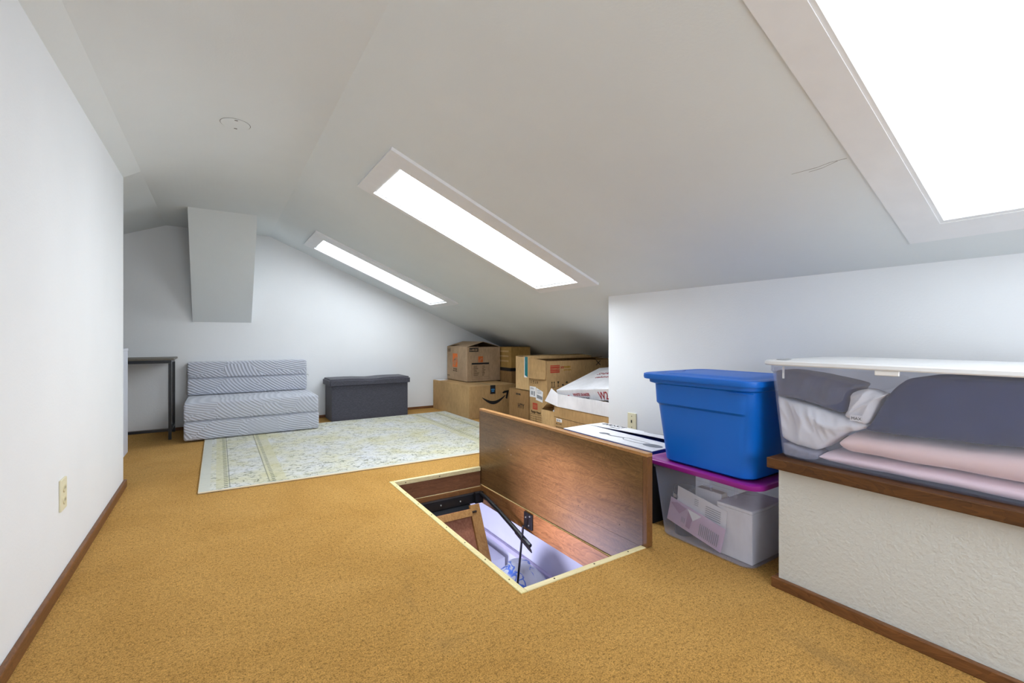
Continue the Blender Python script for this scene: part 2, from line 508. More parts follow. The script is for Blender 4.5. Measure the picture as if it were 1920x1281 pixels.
def shade_auto(o, ang=35):
    for p in o.data.polygons: p.use_smooth = True
    try: o.data.set_sharp_from_angle(angle=math.radians(ang))
    except Exception: pass
    return o


def flat(polys, origin, right, up, th=0.0008, bm=None):
    """thin printed / stuck shapes; polys are lists of (u,v) in metres"""
    bm = bm or bmesh.new(); o = Vector(origin); R = Vector(right).normalized(); U = Vector(up).normalized(); N = R.cross(U)
    for poly in polys:
        prism([o + R * u + U * v for u, v in poly], N * th, bm)
    return bm


def rect(u0, v0, u1, v1): return [(u0, v0), (u1, v0), (u1, v1), (u0, v1)]


def text(s, size, origin, right, up, mat, parent, name='lettering', sx=1.0, th=0.0006, bold=0.0):
    cu = bpy.data.curves.new('t', 'FONT'); cu.body = s; cu.size = size; cu.extrude = th; cu.resolution_u = 2; cu.offset = bold
    t = bpy.data.objects.new('t', cu); COL.objects.link(t)
    dg = bpy.context.evaluated_depsgraph_get(); me = bpy.data.meshes.new_from_object(t.evaluated_get(dg))
    bm = bmesh.new(); bm.from_mesh(me)
    bpy.data.objects.remove(t); bpy.data.curves.remove(cu); bpy.data.meshes.remove(me)
    R = Vector(right).normalized(); U = Vector(up).normalized(); N = R.cross(U)
    for v in bm.verts:
        c = v.co.copy(); v.co = Vector(origin) + R * c.x * sx + U * c.y + N * c.z
    return obj(name, bm, mat, parent)


NX = ((0, -1, 0), (0, 0, 1))      # right / up for a face that looks towards -x
NY = ((1, 0, 0), (0, 0, 1))       # face that looks towards -y

# ================================================================= STRUCTURE
XL = -0.477; XR = 2.33; YB = 5.46; YK = 2.342; YF = -1.7; ZC = 1.975
cz = lambda x: 2.168 - 0.4193 * x            # sloped ceiling
HX0, HX1, HY0, HY1 = 0.892, 1.53, 1.322, 2.79


def grid(xs, ys, skip, zf, th):
    """sheet of cells with holes; zf(x) height, th thickness added upward (or downward if negative)"""
    bm = bmesh.new(); V = {}

    def vv(i, j, k):
        if (i, j, k) not in V: V[(i, j, k)] = bm.verts.new((xs[i], ys[j], zf(xs[i]) + (th if k else 0)))
        return V[(i, j, k)]
    cells = [(i, j) for i in range(len(xs) - 1) for j in range(len(ys) - 1) if (i, j) not in skip]
    for i, j in cells:
        for k in (0, 1): bm.faces.new([vv(i, j, k), vv(i + 1, j, k), vv(i + 1, j + 1, k), vv(i, j + 1, k)])
        for (di, dj, e) in ((-1, 0, ((i, j), (i, j + 1))), (1, 0, ((i + 1, j), (i + 1, j + 1))), (0, -1, ((i, j), (i + 1, j))), (0, 1, ((i, j + 1), (i + 1, j + 1)))):
            if (i + di, j + dj) not in cells:
                a, b = e; bm.faces.new([vv(*a, 0), vv(*b, 0), vv(*b, 1), vv(*a, 1)])
    bmesh.ops.recalc_face_normals(bm, faces=bm.faces)
    return bm


fl = struct(obj('floor', grid([-2.4, HX0, HX1 + 0.035, 4.6], [YF, HY0, HY1, YB + 0.1], {(1, 1)}, lambda x: 0, -0.02), CARPET, base=(0, 0, 0)))

SX0, SX1 = 0.825, 2.085
SK = [('window_1', 2.385, 2.87, 2.25, 2.91), ('window_2', 4.515, 4.98, 4.37, 5.03), ('window_3', -0.62, 0.515, -0.72, 0.622)]
ys = sorted([YF - 0.1, -0.62, 0.515, 2.385, 2.87, 4.515, 4.98, YB + 0.1])
skip = {(1, ys.index(-0.62)), (1, ys.index(2.385)), (1, ys.index(4.515))}
bm = grid([0.43, SX0, SX1, 4.8], ys, skip, cz, 0.03)
me = bpy.data.meshes.new('t')
b2 = bmesh.new()
prof_ = [(YF - 0.1, -0.395, 1.911)]
for k_ in range(11):
    q_ = k_ / 10; w_ = q_ * q_ * (3 - 2 * q_); prof_.append((3.55 + 0.95 * q_, -0.395 - 0.025 * w_, 1.911 + (ZC - 1.911) * w_))
prof_.append((YB + 0.1, -0.42, ZC))
rows = [[b2.verts.new(p) for p in ((-2.6, y, za - 0.4 * (2.6 + xa)), (xa, y, za)) + tuple((xa + (0.02 - xa) * m_ / 14, y, ZC - (ZC - za) * (1 - m_ / 14) ** 2) for m_ in range(1, 15)) + ((0.46, y, ZC),)] for y, xa, za in prof_]
for a_, b_ in zip(rows, rows[1:]):
    for k in range(16):
        if k == 0 and a_[0].co.y < 3.5: continue
        b2.faces.new((a_[k], a_[k + 1], b_[k + 1], b_[k]))
ex = bmesh.ops.extrude_face_region(b2, geom=b2.faces[:])
bmesh.ops.translate(b2, verts=[g for g in ex['geom'] if isinstance(g, bmesh.types.BMVert)], vec=(0, 0, 0.05))
bmesh.ops.recalc_face_normals(b2, faces=b2.faces)
b2.to_mesh(me); b2.free(); bm.from_mesh(me)
ceil = struct(obj('ceiling', bm, CEIL, base=(0, 0, 0)))
# chamfered strip where the left wall meets the ceiling
struct(obj('trim_1', prism([(XL - 0.05, YF, 1.857), (XL, YF, 1.857), (-0.393, YF, 1.912), (-0.42, YF, ZC + 0.03), (XL - 0.05, YF, ZC + 0.03)], (0, 3.55 - YF, 0)), CEIL))
# hairline plaster cracks
bm = bmesh.new()


def crack(pts):
    for (x0, y0), (x1, y1) in zip(pts, pts[1:]):
        d = Vector((x1 - x0, y1 - y0, 0)).normalized() * 0.0005; n = Vector((-d.y, d.x, 0))
        a = [Vector((x0, y0, 0)) - n, Vector((x1, y1, 0)) - n * 0.5, Vector((x1, y1, 0)) + n * 0.5, Vector((x0, y0, 0)) + n]
        for p in a: p.z = cz(p.x) - 0.0006
        prism(a, (0, 0, 0.002), bm)


crack([(1.671, 0.634), (1.668, 0.68), (1.674, 0.72), (1.672, 0.80)]); crack([(1.671, 0.66), (1.683, 0.71), (1.684, 0.75)])
crack([(1.26, 0.52), (1.262, 0.545), (1.255, 0.565)]); crack([(1.75, 0.52), (1.752, 0.55)])
obj('plaster_crack', bm, M_plain('crack_shadow', (0.25, 0.24, 0.23, 1), 0.9, bump=0), ceil)

# walls
wl = struct(obj('wall_left', box((XL - 0.10, YF, -0.02), (XL, 3.55, 1.86)), WALL))
struct(obj('wall_back', box((-2.6, YB, -0.02), (4.7, YB + 0.1, 2.1)), WALL))
wr = struct(obj('wall_right', box((XR, YF, -0.02), (XR + 0.11, YK, cz(XR) + 0.012)), WALL))
struct(obj('wall_front', box((-2.6, YF - 0.1, -0.02), (4.7, YF, 2.1)), WALL))
struct(obj('wall_eave', box((4.0, YK - 0.1, -0.02), (4.1, YB, 0.6)), WALL))
struct(obj('wall_eave_end', box((XR + 0.112, YK - 0.1, -0.02), (4.1, YK - 0.02, 1.2)), WALL))
struct(obj('wall_alcove_side', box((-2.5, 3.4, -0.02), (-2.4, YB, 2.0)), WALL))
struct(obj('wall_alcove_front', box((-2.5, 3.40, -0.02), (XL - 0.10, 3.5, 2.0)), WALL))
# sloping chase that hangs from the ceiling down to the back wall
struct(obj('wall_chase', prism([(-0.211, 4.58, ZC + 0.01), (-0.211, YB + 0.02, ZC + 0.01), (-0.211, YB + 0.02, 1.054), (-0.211, YB - 0.004, 1.054)], (0.502, 0, 0)), CEIL))
# low boxed-in wall with a wooden ledge
struct(obj('wall_low', box((1.70, YF, -0.02), (XR, 0.857, 0.434)), PONY))
struct(obj('trim_2', box((1.662, YF, 0.432), (XR, 0.881, 0.469), 0.003), LEDGE_W))
# baseboards
struct(obj('baseboard_left', box((XL, YF, 0), (XL + 0.016, 3.565, 0.047), 0.004), OAK_TRIM))
struct(obj('baseboard_back', box((-2.4, YB - 0.014, 0), (2.34, YB, 0.030), 0.003), OAK_TRIM_X))
struct(obj('baseboard_low', box((1.682, YF, 0), (1.70, 0.875, 0.036), 0.003), OAK_TRIM))
struct(obj('baseboard_low_end', box((1.70, 0.857, 0), (XR, 0.875, 0.036), 0.003), OAK_TRIM_X))
struct(obj('baseboard_right', box((XR - 0.014, 0.88, 0), (XR, YK, 0.036), 0.003), OAK_TRIM))

# skylights
nrm = Vector((-0.4193, 0, -1)).normalized(); nrm = Vector((-0.387, 0, -0.922))


def slab(x0, x1, y0, y1, d0, d1, bev=0):
    """board lying in the sloped ceiling; d = distance below the ceiling plane"""
    P = []
    for d in (d0, d1):
        P.append([Vector((x, y, cz(x))) + nrm * d for x, y in ((x0, y0), (x1, y0), (x1, y1), (x0, y1))])
    bm = bmesh.new(); A = [bm.verts.new(p) for p in P[0]]; B = [bm.verts.new(p) for p in P[1]]
    bm.faces.new(A); bm.faces.new(B[::-1])
    for i in range(4): bm.faces.new((A[i], B[i], B[(i + 1) % 4], A[(i + 1) % 4]))
    bmesh.ops.recalc_face_normals(bm, faces=bm.faces)
    return bm


for nm, yi0, yi1, yo0, yo1 in SK:
    xo0, xo1 = 0.735, (2.15 if nm != 'window_3' else 2.18)
    r = bpy.data.objects.new(nm, None); COL.objects.link(r); r.location = (1.45, (yi0 + yi1) / 2, cz(1.45)); r.empty_display_size = 0.05
    ORG[r.name] = Vector(r.location); r['kind'] = 'structure'
    pr = 0.017 if nm != 'window_3' else 0.004
    for a in ((xo0, SX0, yo0, yo1), (SX1, xo1, yo0, yo1), (SX0, SX1, yo0, yi0), (SX0, SX1, yi1, yo1)):
        obj('frame_board', slab(*a, pr, -0.001), FRAMEW, r)
    e = 0.012
    for a in ((SX0, SX0 + e, yi0, yi1), (SX1 - e, SX1, yi0, yi1), (SX0 + e, SX1 - e, yi0, yi0 + e), (SX0 + e, SX1 - e, yi1 - e, yi1)):
        obj('inner_lip', slab(*a, 0.001, -0.026), FRAMEW, r)
    obj('diffuser_panel', slab(SX0 + 0.002, SX1 - 0.002, yi0 + 0.002, yi1 - 0.002, -0.014, -0.03), {'window_1': DIFF, 'window_2': DIFF_FAR, 'window_3': DIFF_BIG}[nm], r)

# unseen fill light added behind the camera, framed like a frosted window
r = bpy.data.objects.new('added_fill_window', None); COL.objects.link(r); r.location = (0.75, YF, 0.45); r['kind'] = 'structure'; ORG[r.name] = Vector(r.location)
for a in ((0.05, 0.12, 0.45, 1.70), (1.38, 1.45, 0.45, 1.70), (0.12, 1.38, 0.45, 0.52), (0.12, 1.38, 1.63, 1.70)):
    obj('frame_board', box((a[0], YF, a[2]), (a[1], YF + 0.025, a[3])), FRAMEW, r)
obj('fill_pane', box((0.12, YF + 0.002, 0.52), (1.38, YF + 0.008, 1.63)), FILLPANE, r)

# ---------------------------------------------------------------- room below the hatch
struct(obj('floor_downstairs', box((-1.0, 0.2, -2.7), (3.2, 6.2, -2.6)), M_plain('downstairs_floor', (0.6, 0.58, 0.62, 1), 0.6)))
struct(obj('wall_downstairs_right', box((2.30, 0.2, -2.6), (2.4, 6.2, -0.24)), DOWN))
struct(obj('wall_downstairs_back', box((-1.0, 6.1, -2.6), (2.3, 6.2, -0.24)), DOWN))
struct(obj('wall_downstairs_left', box((-1.1, 0.2, -2.6), (-1.0, 6.2, -0.24)), DOWN))
struct(obj('wall_downstairs_front', box((-1.0, 0.1, -2.6), (2.3, 0.2, -0.24)), DOWN))
struct(obj('ceiling_downstairs', grid([-1.0, HX0 - 0.02, 1.555, 2.4], [0.2, HY0 - 0.02, HY1 + 0.02, 6.2], {(1, 1)}, lambda x: -0.24, 0.02), DOWN, base=(0, 0, -0.24)))
struct(obj('trim_3', box((2.27, 0.3, -1.10), (2.30, 5.4, -1.055), 0.004), M_plain('lilac_rail', (0.62, 0.56, 0.68, 1), 0.5)))
tag(obj('wardrobe', box((2.02, 3.62, -2.6), (2.265, 4.6, -1.16), 0.01), WHITEP), 'pale blue-white cupboard standing against the wall below the hatch', 'cupboard')

# ================================================================= HATCH
hatch = thing('attic_hatch', 'pale wood-trimmed attic hatch opening cut into the ochre carpet', 'hatch', (1.21, 2.05, 0.0))
TW = 0.026
obj('trim_strip', box((HX0, HY0, -0.024), (HX0 + TW, HY1, 0.004), 0.003), PALE, hatch)
obj('trim_strip', box((HX0 + TW, HY1 - TW, -0.024), (1.527, HY1, 0.004), 0.003), PALEX, hatch)
obj('trim_strip', box((HX0 + TW, HY0, -0.024), (1.545, HY0 + TW, 0.004), 0.003), PALEX, hatch)
obj('liner_board', box((HX0 + 0.004, HY0 + 0.004, -0.13), (HX0 + 0.02, HY1 - 0.004, -0.0245)), PLYB, hatch)
obj('liner_board', box((HX0 + 0.022, HY1 - 0.022, -0.125), (1.526, HY1 - 0.004, -0.0245)), PLYB, hatch)
obj('liner_board', box((HX0 + 0.022, HY0 + 0.004, -0.13), (1.526, HY0 + 0.02, -0.0245)), PLYB, hatch)
obj('liner_board', box((1.531, HY0 + 0.001, -0.116), (1.548, HY1 - 0.001, -0.0008)), PLY, hatch)
jm = obj('jamb_board', box((1.5215, HY0 + 0.03, -0.235), (1.5305, HY1 - 0.03, -0.1165), 0.001), PINE, hatch)
obj('jamb_board', box((HX0 + 0.02, HY1 - 0.032, -0.235), (1.5213, HY1 - 0.022, -0.128), 0.001), PINEX, hatch)
obj('jamb_board', box((HX0 + 0.02, HY0 + 0.022, -0.235), (1.508, HY0 + 0.04, -0.132), 0.002), PINEX, hatch)
obj('jamb_board', box((HX0 - 0.01, HY0 + 0.03, -0.235), (HX0 + 0.019, HY1 - 0.06, -0.132), 0.002), PINE, hatch)
obj('lit_jamb_edge', box((1.5265, HY0 + 0.03, -0.1195), (1.5308, HY1 - 0.033, -0.1160)), PALE, hatch)  # pale strips paint the light caught on the jambs' top edges
obj('lit_jamb_edge', box((HX0 + 0.02, HY1 - 0.027, -0.131), (1.5260, HY1 - 0.0222, -0.1270)), PALEX, hatch)
for y in (1.42, 1.60, 1.78, 1.97, 2.15, 2.33, 2.52, 2.68):
    b = bmesh.new(); bmesh.ops.create_cone(b, cap_ends=True, segments=8, radius1=0.003, radius2=0.003, depth=0.002)
    bmesh.ops.translate(b, verts=b.verts, vec=(HX0 + 0.013, y, 0.0042)); obj('screw', b, SCREW, hatch)
for x, y, z, ax in [(1.05, HY0 + .013, .0042, 0), (1.25, HY0 + .013, .0042, 0), (1.44, HY0 + .013, .0042, 0), (0.99, HY1 - TW - .0005, -.011, 1), (1.22, HY1 - TW - .0005, -.011, 1)]:
    b = bmesh.new(); bmesh.ops.create_cone(b, cap_ends=True, segments=8, radius1=0.0035, radius2=0.0035, depth=0.002)
    if ax: bmesh.ops.rotate(b, verts=b.verts, matrix=Matrix.Rotation(PI / 2, 3, 'X'))
    bmesh.ops.translate(b, verts=b.verts, vec=(x, y, z)); obj('screw', b, SCREW, hatch)

lid = thing('hatch_lid', 'varnished plywood hatch lid standing upright on edge beside the opening', 'hatch lid', (1.546, 2.05, 0.0))
LX0, LX1, LY0, LY1, LZ = 1.5305, 1.565, 1.312, 2.79, 0.405
pan = obj('panel', box((LX0, LY0 + 0.024, 0.0003), (LX1 - 0.004, LY1 - 0.012, LZ - 0.016)), PLY, lid)
obj('edge_band', box((LX0 - 0.0005, LY0, LZ - 0.0155), (LX1, LY1, LZ), 0.002), BAND, lid)
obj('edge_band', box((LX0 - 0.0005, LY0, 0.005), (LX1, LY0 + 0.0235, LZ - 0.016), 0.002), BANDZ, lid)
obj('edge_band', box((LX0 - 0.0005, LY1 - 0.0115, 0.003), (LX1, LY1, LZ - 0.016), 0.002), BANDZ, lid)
for y, z in ((2.38, 0.17), (2.41, 0.195), (1.47, 0.05), (1.75, 0.05)):
    b = bmesh.new(); bmesh.ops.create_cone(b, cap_ends=True, segments=8, radius1=0.0025, radius2=0.0025, depth=0.001)
    bmesh.ops.rotate(b, verts=b.verts, matrix=Matrix.Rotation(PI / 2, 3, 'Y')); bmesh.ops.translate(b, verts=b.verts, vec=(LX0 - 0.0006, y, z))
    obj('nail_head', b, STEEL if z > 0.1 else SCREW, pan)

# folding ladder
lad = thing('attic_ladder', 'folding wooden attic ladder with black steel arms dropping below the hatch', 'ladder', (1.2, 2.6, -1.2))
d = Vector((0, -0.46, -0.888)); n = Vector((0, -0.888, 0.46))


def lboard(x0, x1, t0, t1, h0, h1, bev=0.002):
    """board in the ladder's plane: t along the slope from its hinge, h above the plane"""
    o = Vector((0, 2.655, -0.20)); bm = bmesh.new(); vs = []
    for h in (h0, h1):
        for x, t in ((x0, t0), (x1, t0), (x1, t1), (x0, t1)):
            p = o + d * t + n * h; vs.append(bm.verts.new((x, p.y, p.z)))
    for f in ((0, 1, 2, 3), (7, 6, 5, 4), (0, 4, 5, 1), (1, 5, 6, 2), (2, 6, 7, 3), (3, 7, 4, 0)): bm.faces.new([vs[i] for i in f])
    bmesh.ops.recalc_face_normals(bm, faces=bm.faces)
    if bev: bmesh.ops.bevel(bm, geom=bm.edges[:], offset=bev, segments=1, affect='EDGES')
    return bm


obj('stringer', lboard(1.385, 1.455, 0.0, 1.9, -0.02, 0.0), LADW, lad)
obj('stringer', lboard(0.93, 1.0, 0.0, 1.9, -0.02, 0.0), LADW, lad)
obj('door_panel', lboard(1.0, 1.385, 0.02, 1.9, -0.03, -0.018, 0), LADP, lad)
for k in range(1, 8):
    obj('step', lboard(1.0, 1.385, 0.26 * k - 0.235, 0.26 * k - 0.19, -0.017, 0.012 if k > 1 else 0.02), LADW, lad) if k in (1, 6, 7) else None
br = obj('bracket', box((HX0 + 0.05, 2.722, -0.218), (1.508, 2.752, -0.156), 0.002), BLACK, lad)
obj('bracket_plate', box((1.448, 2.690, -0.215), (1.508, 2.7215, -0.143), 0.003), BLACK, lad)
obj('channel', prism([(HX0 + 0.05, 2.625, -0.236), (HX0 + 0.05, 2.735, -0.219), (HX0 + 0.05, 2.735, -0.250), (HX0 + 0.05, 2.640, -0.262)], (0.48, 0, 0)), BLACK, lad)
for x in (1.0, 1.16, 1.30): 
    b = bmesh.new(); bmesh.ops.create_uvsphere(b, u_segments=8, v_segments=6, radius=0.006); bmesh.ops.translate(b, verts=b.verts, vec=(x + 0.05, 2.720, -0.188)); obj('bolt', b, STEEL, br)
arm = obj('arm', tube([(1.488, 2.70, -0.150), (1.486, 2.62, -0.156), (1.48, 2.447, -0.186), (1.478, 2.158, -0.262), (1.478, 2.10, -0.277)], [0.012, 0.013, 0.013, 0.014, 0.013], 8), BLACK, lad)
obj('arm_plate', prism([(1.466, 2.25, -0.228), (1.466, 2.105, -0.266), (1.466, 2.075, -0.290), (1.466, 2.07, -0.302), (1.466, 2.10, -0.296), (1.466, 2.24, -0.252)], (0.005, 0, 0)), BLACK, lad)
obj('rod', tube([(1.472, 2.16, -0.18), (1.472, 2.18, -0.30), (1.472, 2.24, -0.68)], 0.0065, 8), BLACK, lad)
hp = obj('hinge_plate', box((1.511, 2.130, -0.212), (1.5212, 2.212, -0.123), 0.002), BLACK, lad)
for y, z in ((2.15, -0.135), (2.19, -0.15), (2.16, -0.19)):
    b = bmesh.new(); bmesh.ops.create_uvsphere(b, u_segments=8, v_segments=6, radius=0.005); bmesh.ops.translate(b, verts=b.verts, vec=(1.510, y, z)); obj('bolt', b, STEEL, hp)

# patterned vase on a stand below
prof = [(0.0, 0), (0.12, 0), (0.16, 0.05), (0.23, 0.18), (0.25, 0.30), (0.22, 0.42), (0.14, 0.50), (0.09, 0.53), (0.09, 0.56), (0.0, 0.56)]
bm = bmesh.new(); R = []
for r_, z_ in prof[1:-1]:
    R.append([Vector((1.99 + r_ * math.cos(k * PI / 16), 2.98 + r_ * math.sin(k * PI / 16), -1.44 + z_)) for k in range(32)])
loft(R, bm)
tag(obj('vase', bm, VASE, smooth=True), 'large round vase with blue vine pattern, seen below through the hatch', 'vase')
tag(obj('plinth', box((1.80, 2.78, -2.6), (2.19, 3.18, -1.4402), 0.006), WHITEP), 'white plinth under the blue-patterned vase', 'plinth')

# ================================================================= RUG, MATTRESS, OTTOMAN, TABLE
bm = bmesh.new(); NX_ = 48
x0, x1 = -0.095, 2.303
for side in (0,):
    rows = []
    for j in range(25):
        row = []
        for i in range(NX_ + 1):
            u = i / NX_; v = j / 24
            x = x0 + (x1 - x0) * u
            yf = 3.165 - 0.075 * u - 0.012 * math.sin(u * PI) ; yb = 5.06
            y = yf + (yb - yf) * v
            z = 0.011 + 0.0018 * (noise.noise(Vector((x * 2.5, y * 2.5, 3))))
            row.append(bm.verts.new((x, y, z)))
        rows.append(row)
    for a, b in zip(rows, rows[1:]):
        for i in range(NX_): bm.faces.new((a[i], a[i + 1], b[i + 1], b[i]))
    edge = [e for e in bm.edges if e.is_boundary]
    ex = bmesh.ops.extrude_edge_only(bm, edges=edge)
    for v_ in [g for g in ex['geom'] if isinstance(g, bmesh.types.BMVert)]: v_.co.z = 0.001
bmesh.ops.recalc_face_normals(bm, faces=bm.faces)
rug = tag(obj('area_rug', bm, RUG, base=(1.104, 4.095, 0.0)), 'cream and sage faded floral area rug on the ochre carpet', 'rug')
bind = [(x0, 3.165)] + [(x0 + (x1 - x0) * i / 16, 3.165 - 0.075 * i / 16 - 0.012 * math.sin(i / 16 * PI)) for i in range(1, 17)]
obj('binding', tube([(x, y, 0.0065) for x, y in bind], 0.0045, 6), RUGE, rug)
obj('binding', tube([(x0, 3.165, 0.0065), (x0, 5.06, 0.0065)], 0.0045, 6), RUGE, rug)

mat_ = thing('folding_mattress', 'grey embossed foam mattress folded into a low seat against the back wall', 'mattress', (0.29, 5.1, 0.013))


def cushion(x0, x1, y0, y1, z0, z1, seed):
    bm = box((x0, y0, z0), (x1, y1, z1)); bmesh.ops.subdivide_edges(bm, edges=[e for e in bm.edges if abs((e.verts[0].co - e.verts[1].co).x) > 0.5], cuts=23, use_grid_fill=True)
    long_e = [e for e in bm.edges if len(e.link_faces) == 2 and e.link_faces[0].normal.dot(e.link_faces[1].normal) < 0.5]
    bmesh.ops.bevel(bm, geom=long_e, offset=0.018, segments=3, profile=0.5, affect='EDGES')
    for v in bm.verts:
        f = (v.co.z - z0) / (z1 - z0)
        w = noise.noise(Vector((v.co.x * 5, seed, f))) * 0.004
        v.co.z += w * (1 if f > 0.3 else 0.3); v.co.y -= abs(w) * 0.8 if v.co.y < (y0 + y1) / 2 else 0
    return bm


for nm, a in (('section', (-0.247, 0.828, 4.752, 5.44, 0.015, 0.174, 1)), ('section', (-0.247, 0.824, 4.755, 5.44, 0.178, 0.338, 2)), ('section', (-0.250, 0.806, 5.325, 5.445, 0.342, 0.500, 3)), ('section', (-0.250, 0.804, 5.328, 5.447, 0.504, 0.662, 4))):
    c = shade_auto(obj(nm, cushion(*a), MATT, mat_), 50)
for y, z in ((4.758, 0.176), (5.330, 0.502)):
    obj('hinge_seam', tube([(-0.24, y - 0.001, z), (0.3, y - 0.003, z - 0.001), (0.815, y - 0.001, z + 0.001)], 0.0035, 6), MATTS, mat_)
obj('zip_pull', tube([(0.80, 5.325, 0.50), (0.815, 5.318, 0.505), (0.822, 5.318, 0.490)], 0.003, 6), STEEL, mat_)

ott = thing('storage_ottoman', 'charcoal linen storage ottoman bench against the white back wall', 'ottoman', (1.43, 5.26, 0.0))
obj('body', box((1.013, 5.085, 0.0), (1.847, 5.438, 0.384), 0.006), LINEN, ott)
bm = box((0.985, 5.066, 0.384), (1.872, 5.445, 0.452))
bmesh.ops.subdivide_edges(bm, edges=[e for e in bm.edges if abs((e.verts[0].co - e.verts[1].co).x) > 0.5 or abs((e.verts[0].co - e.verts[1].co).y) > 0.3], cuts=11, use_grid_fill=True)
be = [e for e in bm.edges if len(e.link_faces) == 2 and e.link_faces[0].normal.dot(e.link_faces[1].normal) < 0.5 and max(v.co.z for v in e.verts) > 0.39]
bmesh.ops.bevel(bm, geom=be, offset=0.016, segments=3, affect='EDGES')
for v in bm.verts:
    if v.co.z > 0.43:
        u = (v.co.x - 1.43) / 0.44; w = (v.co.y - 5.256) / 0.19
        v.co.z += 0.012 * max(0, 1 - u * u) * max(0, 1 - w * w) - 0.012 * math.exp(-((v.co.x - 1.43) / 0.12) ** 2) * 0.9
shade_auto(obj('lid', bm, LINEN, ott), 50)
obj('side_seam', box((1.0125, 5.0835, 0.0), (1.0155, 5.0865, 0.384)), LINEN, ott)

tb = thing('side_table', 'slim table with dark steel frame and grey-brown top in the far left corner', 'table', (-0.85, 5.22, 0.0))
TOPM = mk_wood('greyed_table_top', srgb(84, 80, 72), srgb(124, 118, 106), 'x', 1, 0.5)
obj('table_top', box((-1.36, 4.995, 0.700), (-0.328, 5.43, 0.716), 0.002), TOPM, tb)
for x in (-0.368, -1.34):
    for y in (5.0, 5.40): obj('leg', box((x, y, 0), (x + 0.022, y + 0.022, 0.672), 0.001), BLACK, tb)
    obj('rail', box((x + 0.001, 5.022, 0.676), (x + 0.021, 5.40, 0.699)), BLACK, tb)
    obj('foot_rail', box((x + 0.001, 5.022, 0.06), (x + 0.021, 5.40, 0.08)), BLACK, tb)
obj('rail', box((-1.34, 5.0, 0.673), (-0.346, 5.022, 0.6995)), BLACK, tb)
obj('rail', box((-1.318, 5.40, 0.673), (-0.368, 5.422, 0.6995)), BLACK, tb)
obj('stretcher', box((-1.318, 5.0, 0.075), (-0.368, 5.020, 0.097)), BLACK, tb)

cab = thing('cabinet', 'pale blue-white cabinet just past the end of the left wall', 'cabinet', (-0.86, 4.3, 0.0))
CABM = M_plain('cool_white_laminate', (0.72, 0.75, 0.84, 1), 0.4, var=0.02, bump=0)
obj('body', box((-1.12, 3.95, 0.0), (-0.596, 4.64, 0.795), 0.002), CABM, cab)
obj('top_panel', box((-1.13, 3.94, 0.7955), (-0.594, 4.65, 0.815), 0.002), CABM, cab)
obj('door', box((-1.10, 4.641, 0.03), (-0.61, 4.656, 0.78), 0.002), CABM, cab)

# ================================================================= CARTONS


def carton(name, label, x0, x1, y0, y1, z0, z1, mat, flaps=None, tape=None, rot=0, group=None):
    c = Vector(((x0 + x1) / 2, (y0 + y1) / 2, z0))
    r = thing(name, label, 'box', c, group)
    t = 0.004
    if flaps is None:
        obj('body', box((x0, y0, z0), (x1, y1, z1 - t), 0.0025, 1), mat, r)
        xm = (y0 + y1) / 2 if (x1 - x0) > (y1 - y0) else (x0 + x1) / 2
        if (x1 - x0) > (y1 - y0):
            obj('flap', box((x0, y0, z1 - t + 0.0002), (x1, xm - 0.002, z1), 0.001, 1), mat, r)
            obj('flap', box((x0, xm + 0.002, z1 - t + 0.0002), (x1, y1, z1), 0.001, 1), mat, r)
        else:
            obj('flap', box((x0, y0, z1 - t + 0.0002), (xm - 0.002, y1, z1), 0.001, 1), mat, r)
            obj('flap', box((xm + 0.002, y0, z1 - t + 0.0002), (x1, y1, z1), 0.001, 1), mat, r)
    else:
        # open box: four walls and a bottom
        bm = box((x0, y0, z0), (x1, y1, z0 + t))
        box((x0, y0, z0), (x0 + t, y1, z1), bm=bm); box((x1 - t, y0, z0), (x1, y1, z1), bm=bm)
        box((x0 + t, y0, z0), (x1 - t, y0 + t, z1), bm=bm); box((x0 + t, y1 - t, z0), (x1 - t, y1, z1), bm=bm)
        obj('body', bm, mat, r)
        for side, L, ang in flaps:       # flap hinged on a side, ang above the horizontal, pointing inward
            a = math.radians(ang); c_, s_ = math.cos(a) * L, math.sin(a) * L
            if side == 'x0': P = [(x0, y0, z1), (x0, y1, z1), (x0 + c_, y1 - 0.004, z1 + s_), (x0 + c_, y0 + 0.004, z1 + s_)]
            if side == 'x1': P = [(x1, y0, z1), (x1, y1, z1), (x1 - c_, y1 - 0.004, z1 + s_), (x1 - c_, y0 + 0.004, z1 + s_)]
            if side == 'y0': P = [(x0, y0, z1), (x1, y0, z1), (x1 - 0.004, y0 + c_, z1 + s_), (x0 + 0.004, y0 + c_, z1 + s_)]
            if side == 'y1': P = [(x0, y1, z1), (x1, y1, z1), (x1 - 0.004, y1 - c_, z1 + s_), (x0 + 0.004, y1 - c_, z1 + s_)]
            obj('flap', prism(P, (0, 0, 0.003)), mat, r)
    if tape:
        if (x1 - x0) > (y1 - y0):
            obj('tape', box((x0 - 0.0006, xm - 0.03, z1 - 0.10), (x0, xm + 0.03, z1 + 0.0005)), tape, r)
        else:
            obj('tape', box((xm - 0.03, y0, z1 + 0.0001), (xm + 0.03, y1, z1 + 0.0006)), tape, r)
    if rot:
        r.rotation_euler = (0, 0, rot)
    return r


GB = 'cardboard boxes stored under the slope'
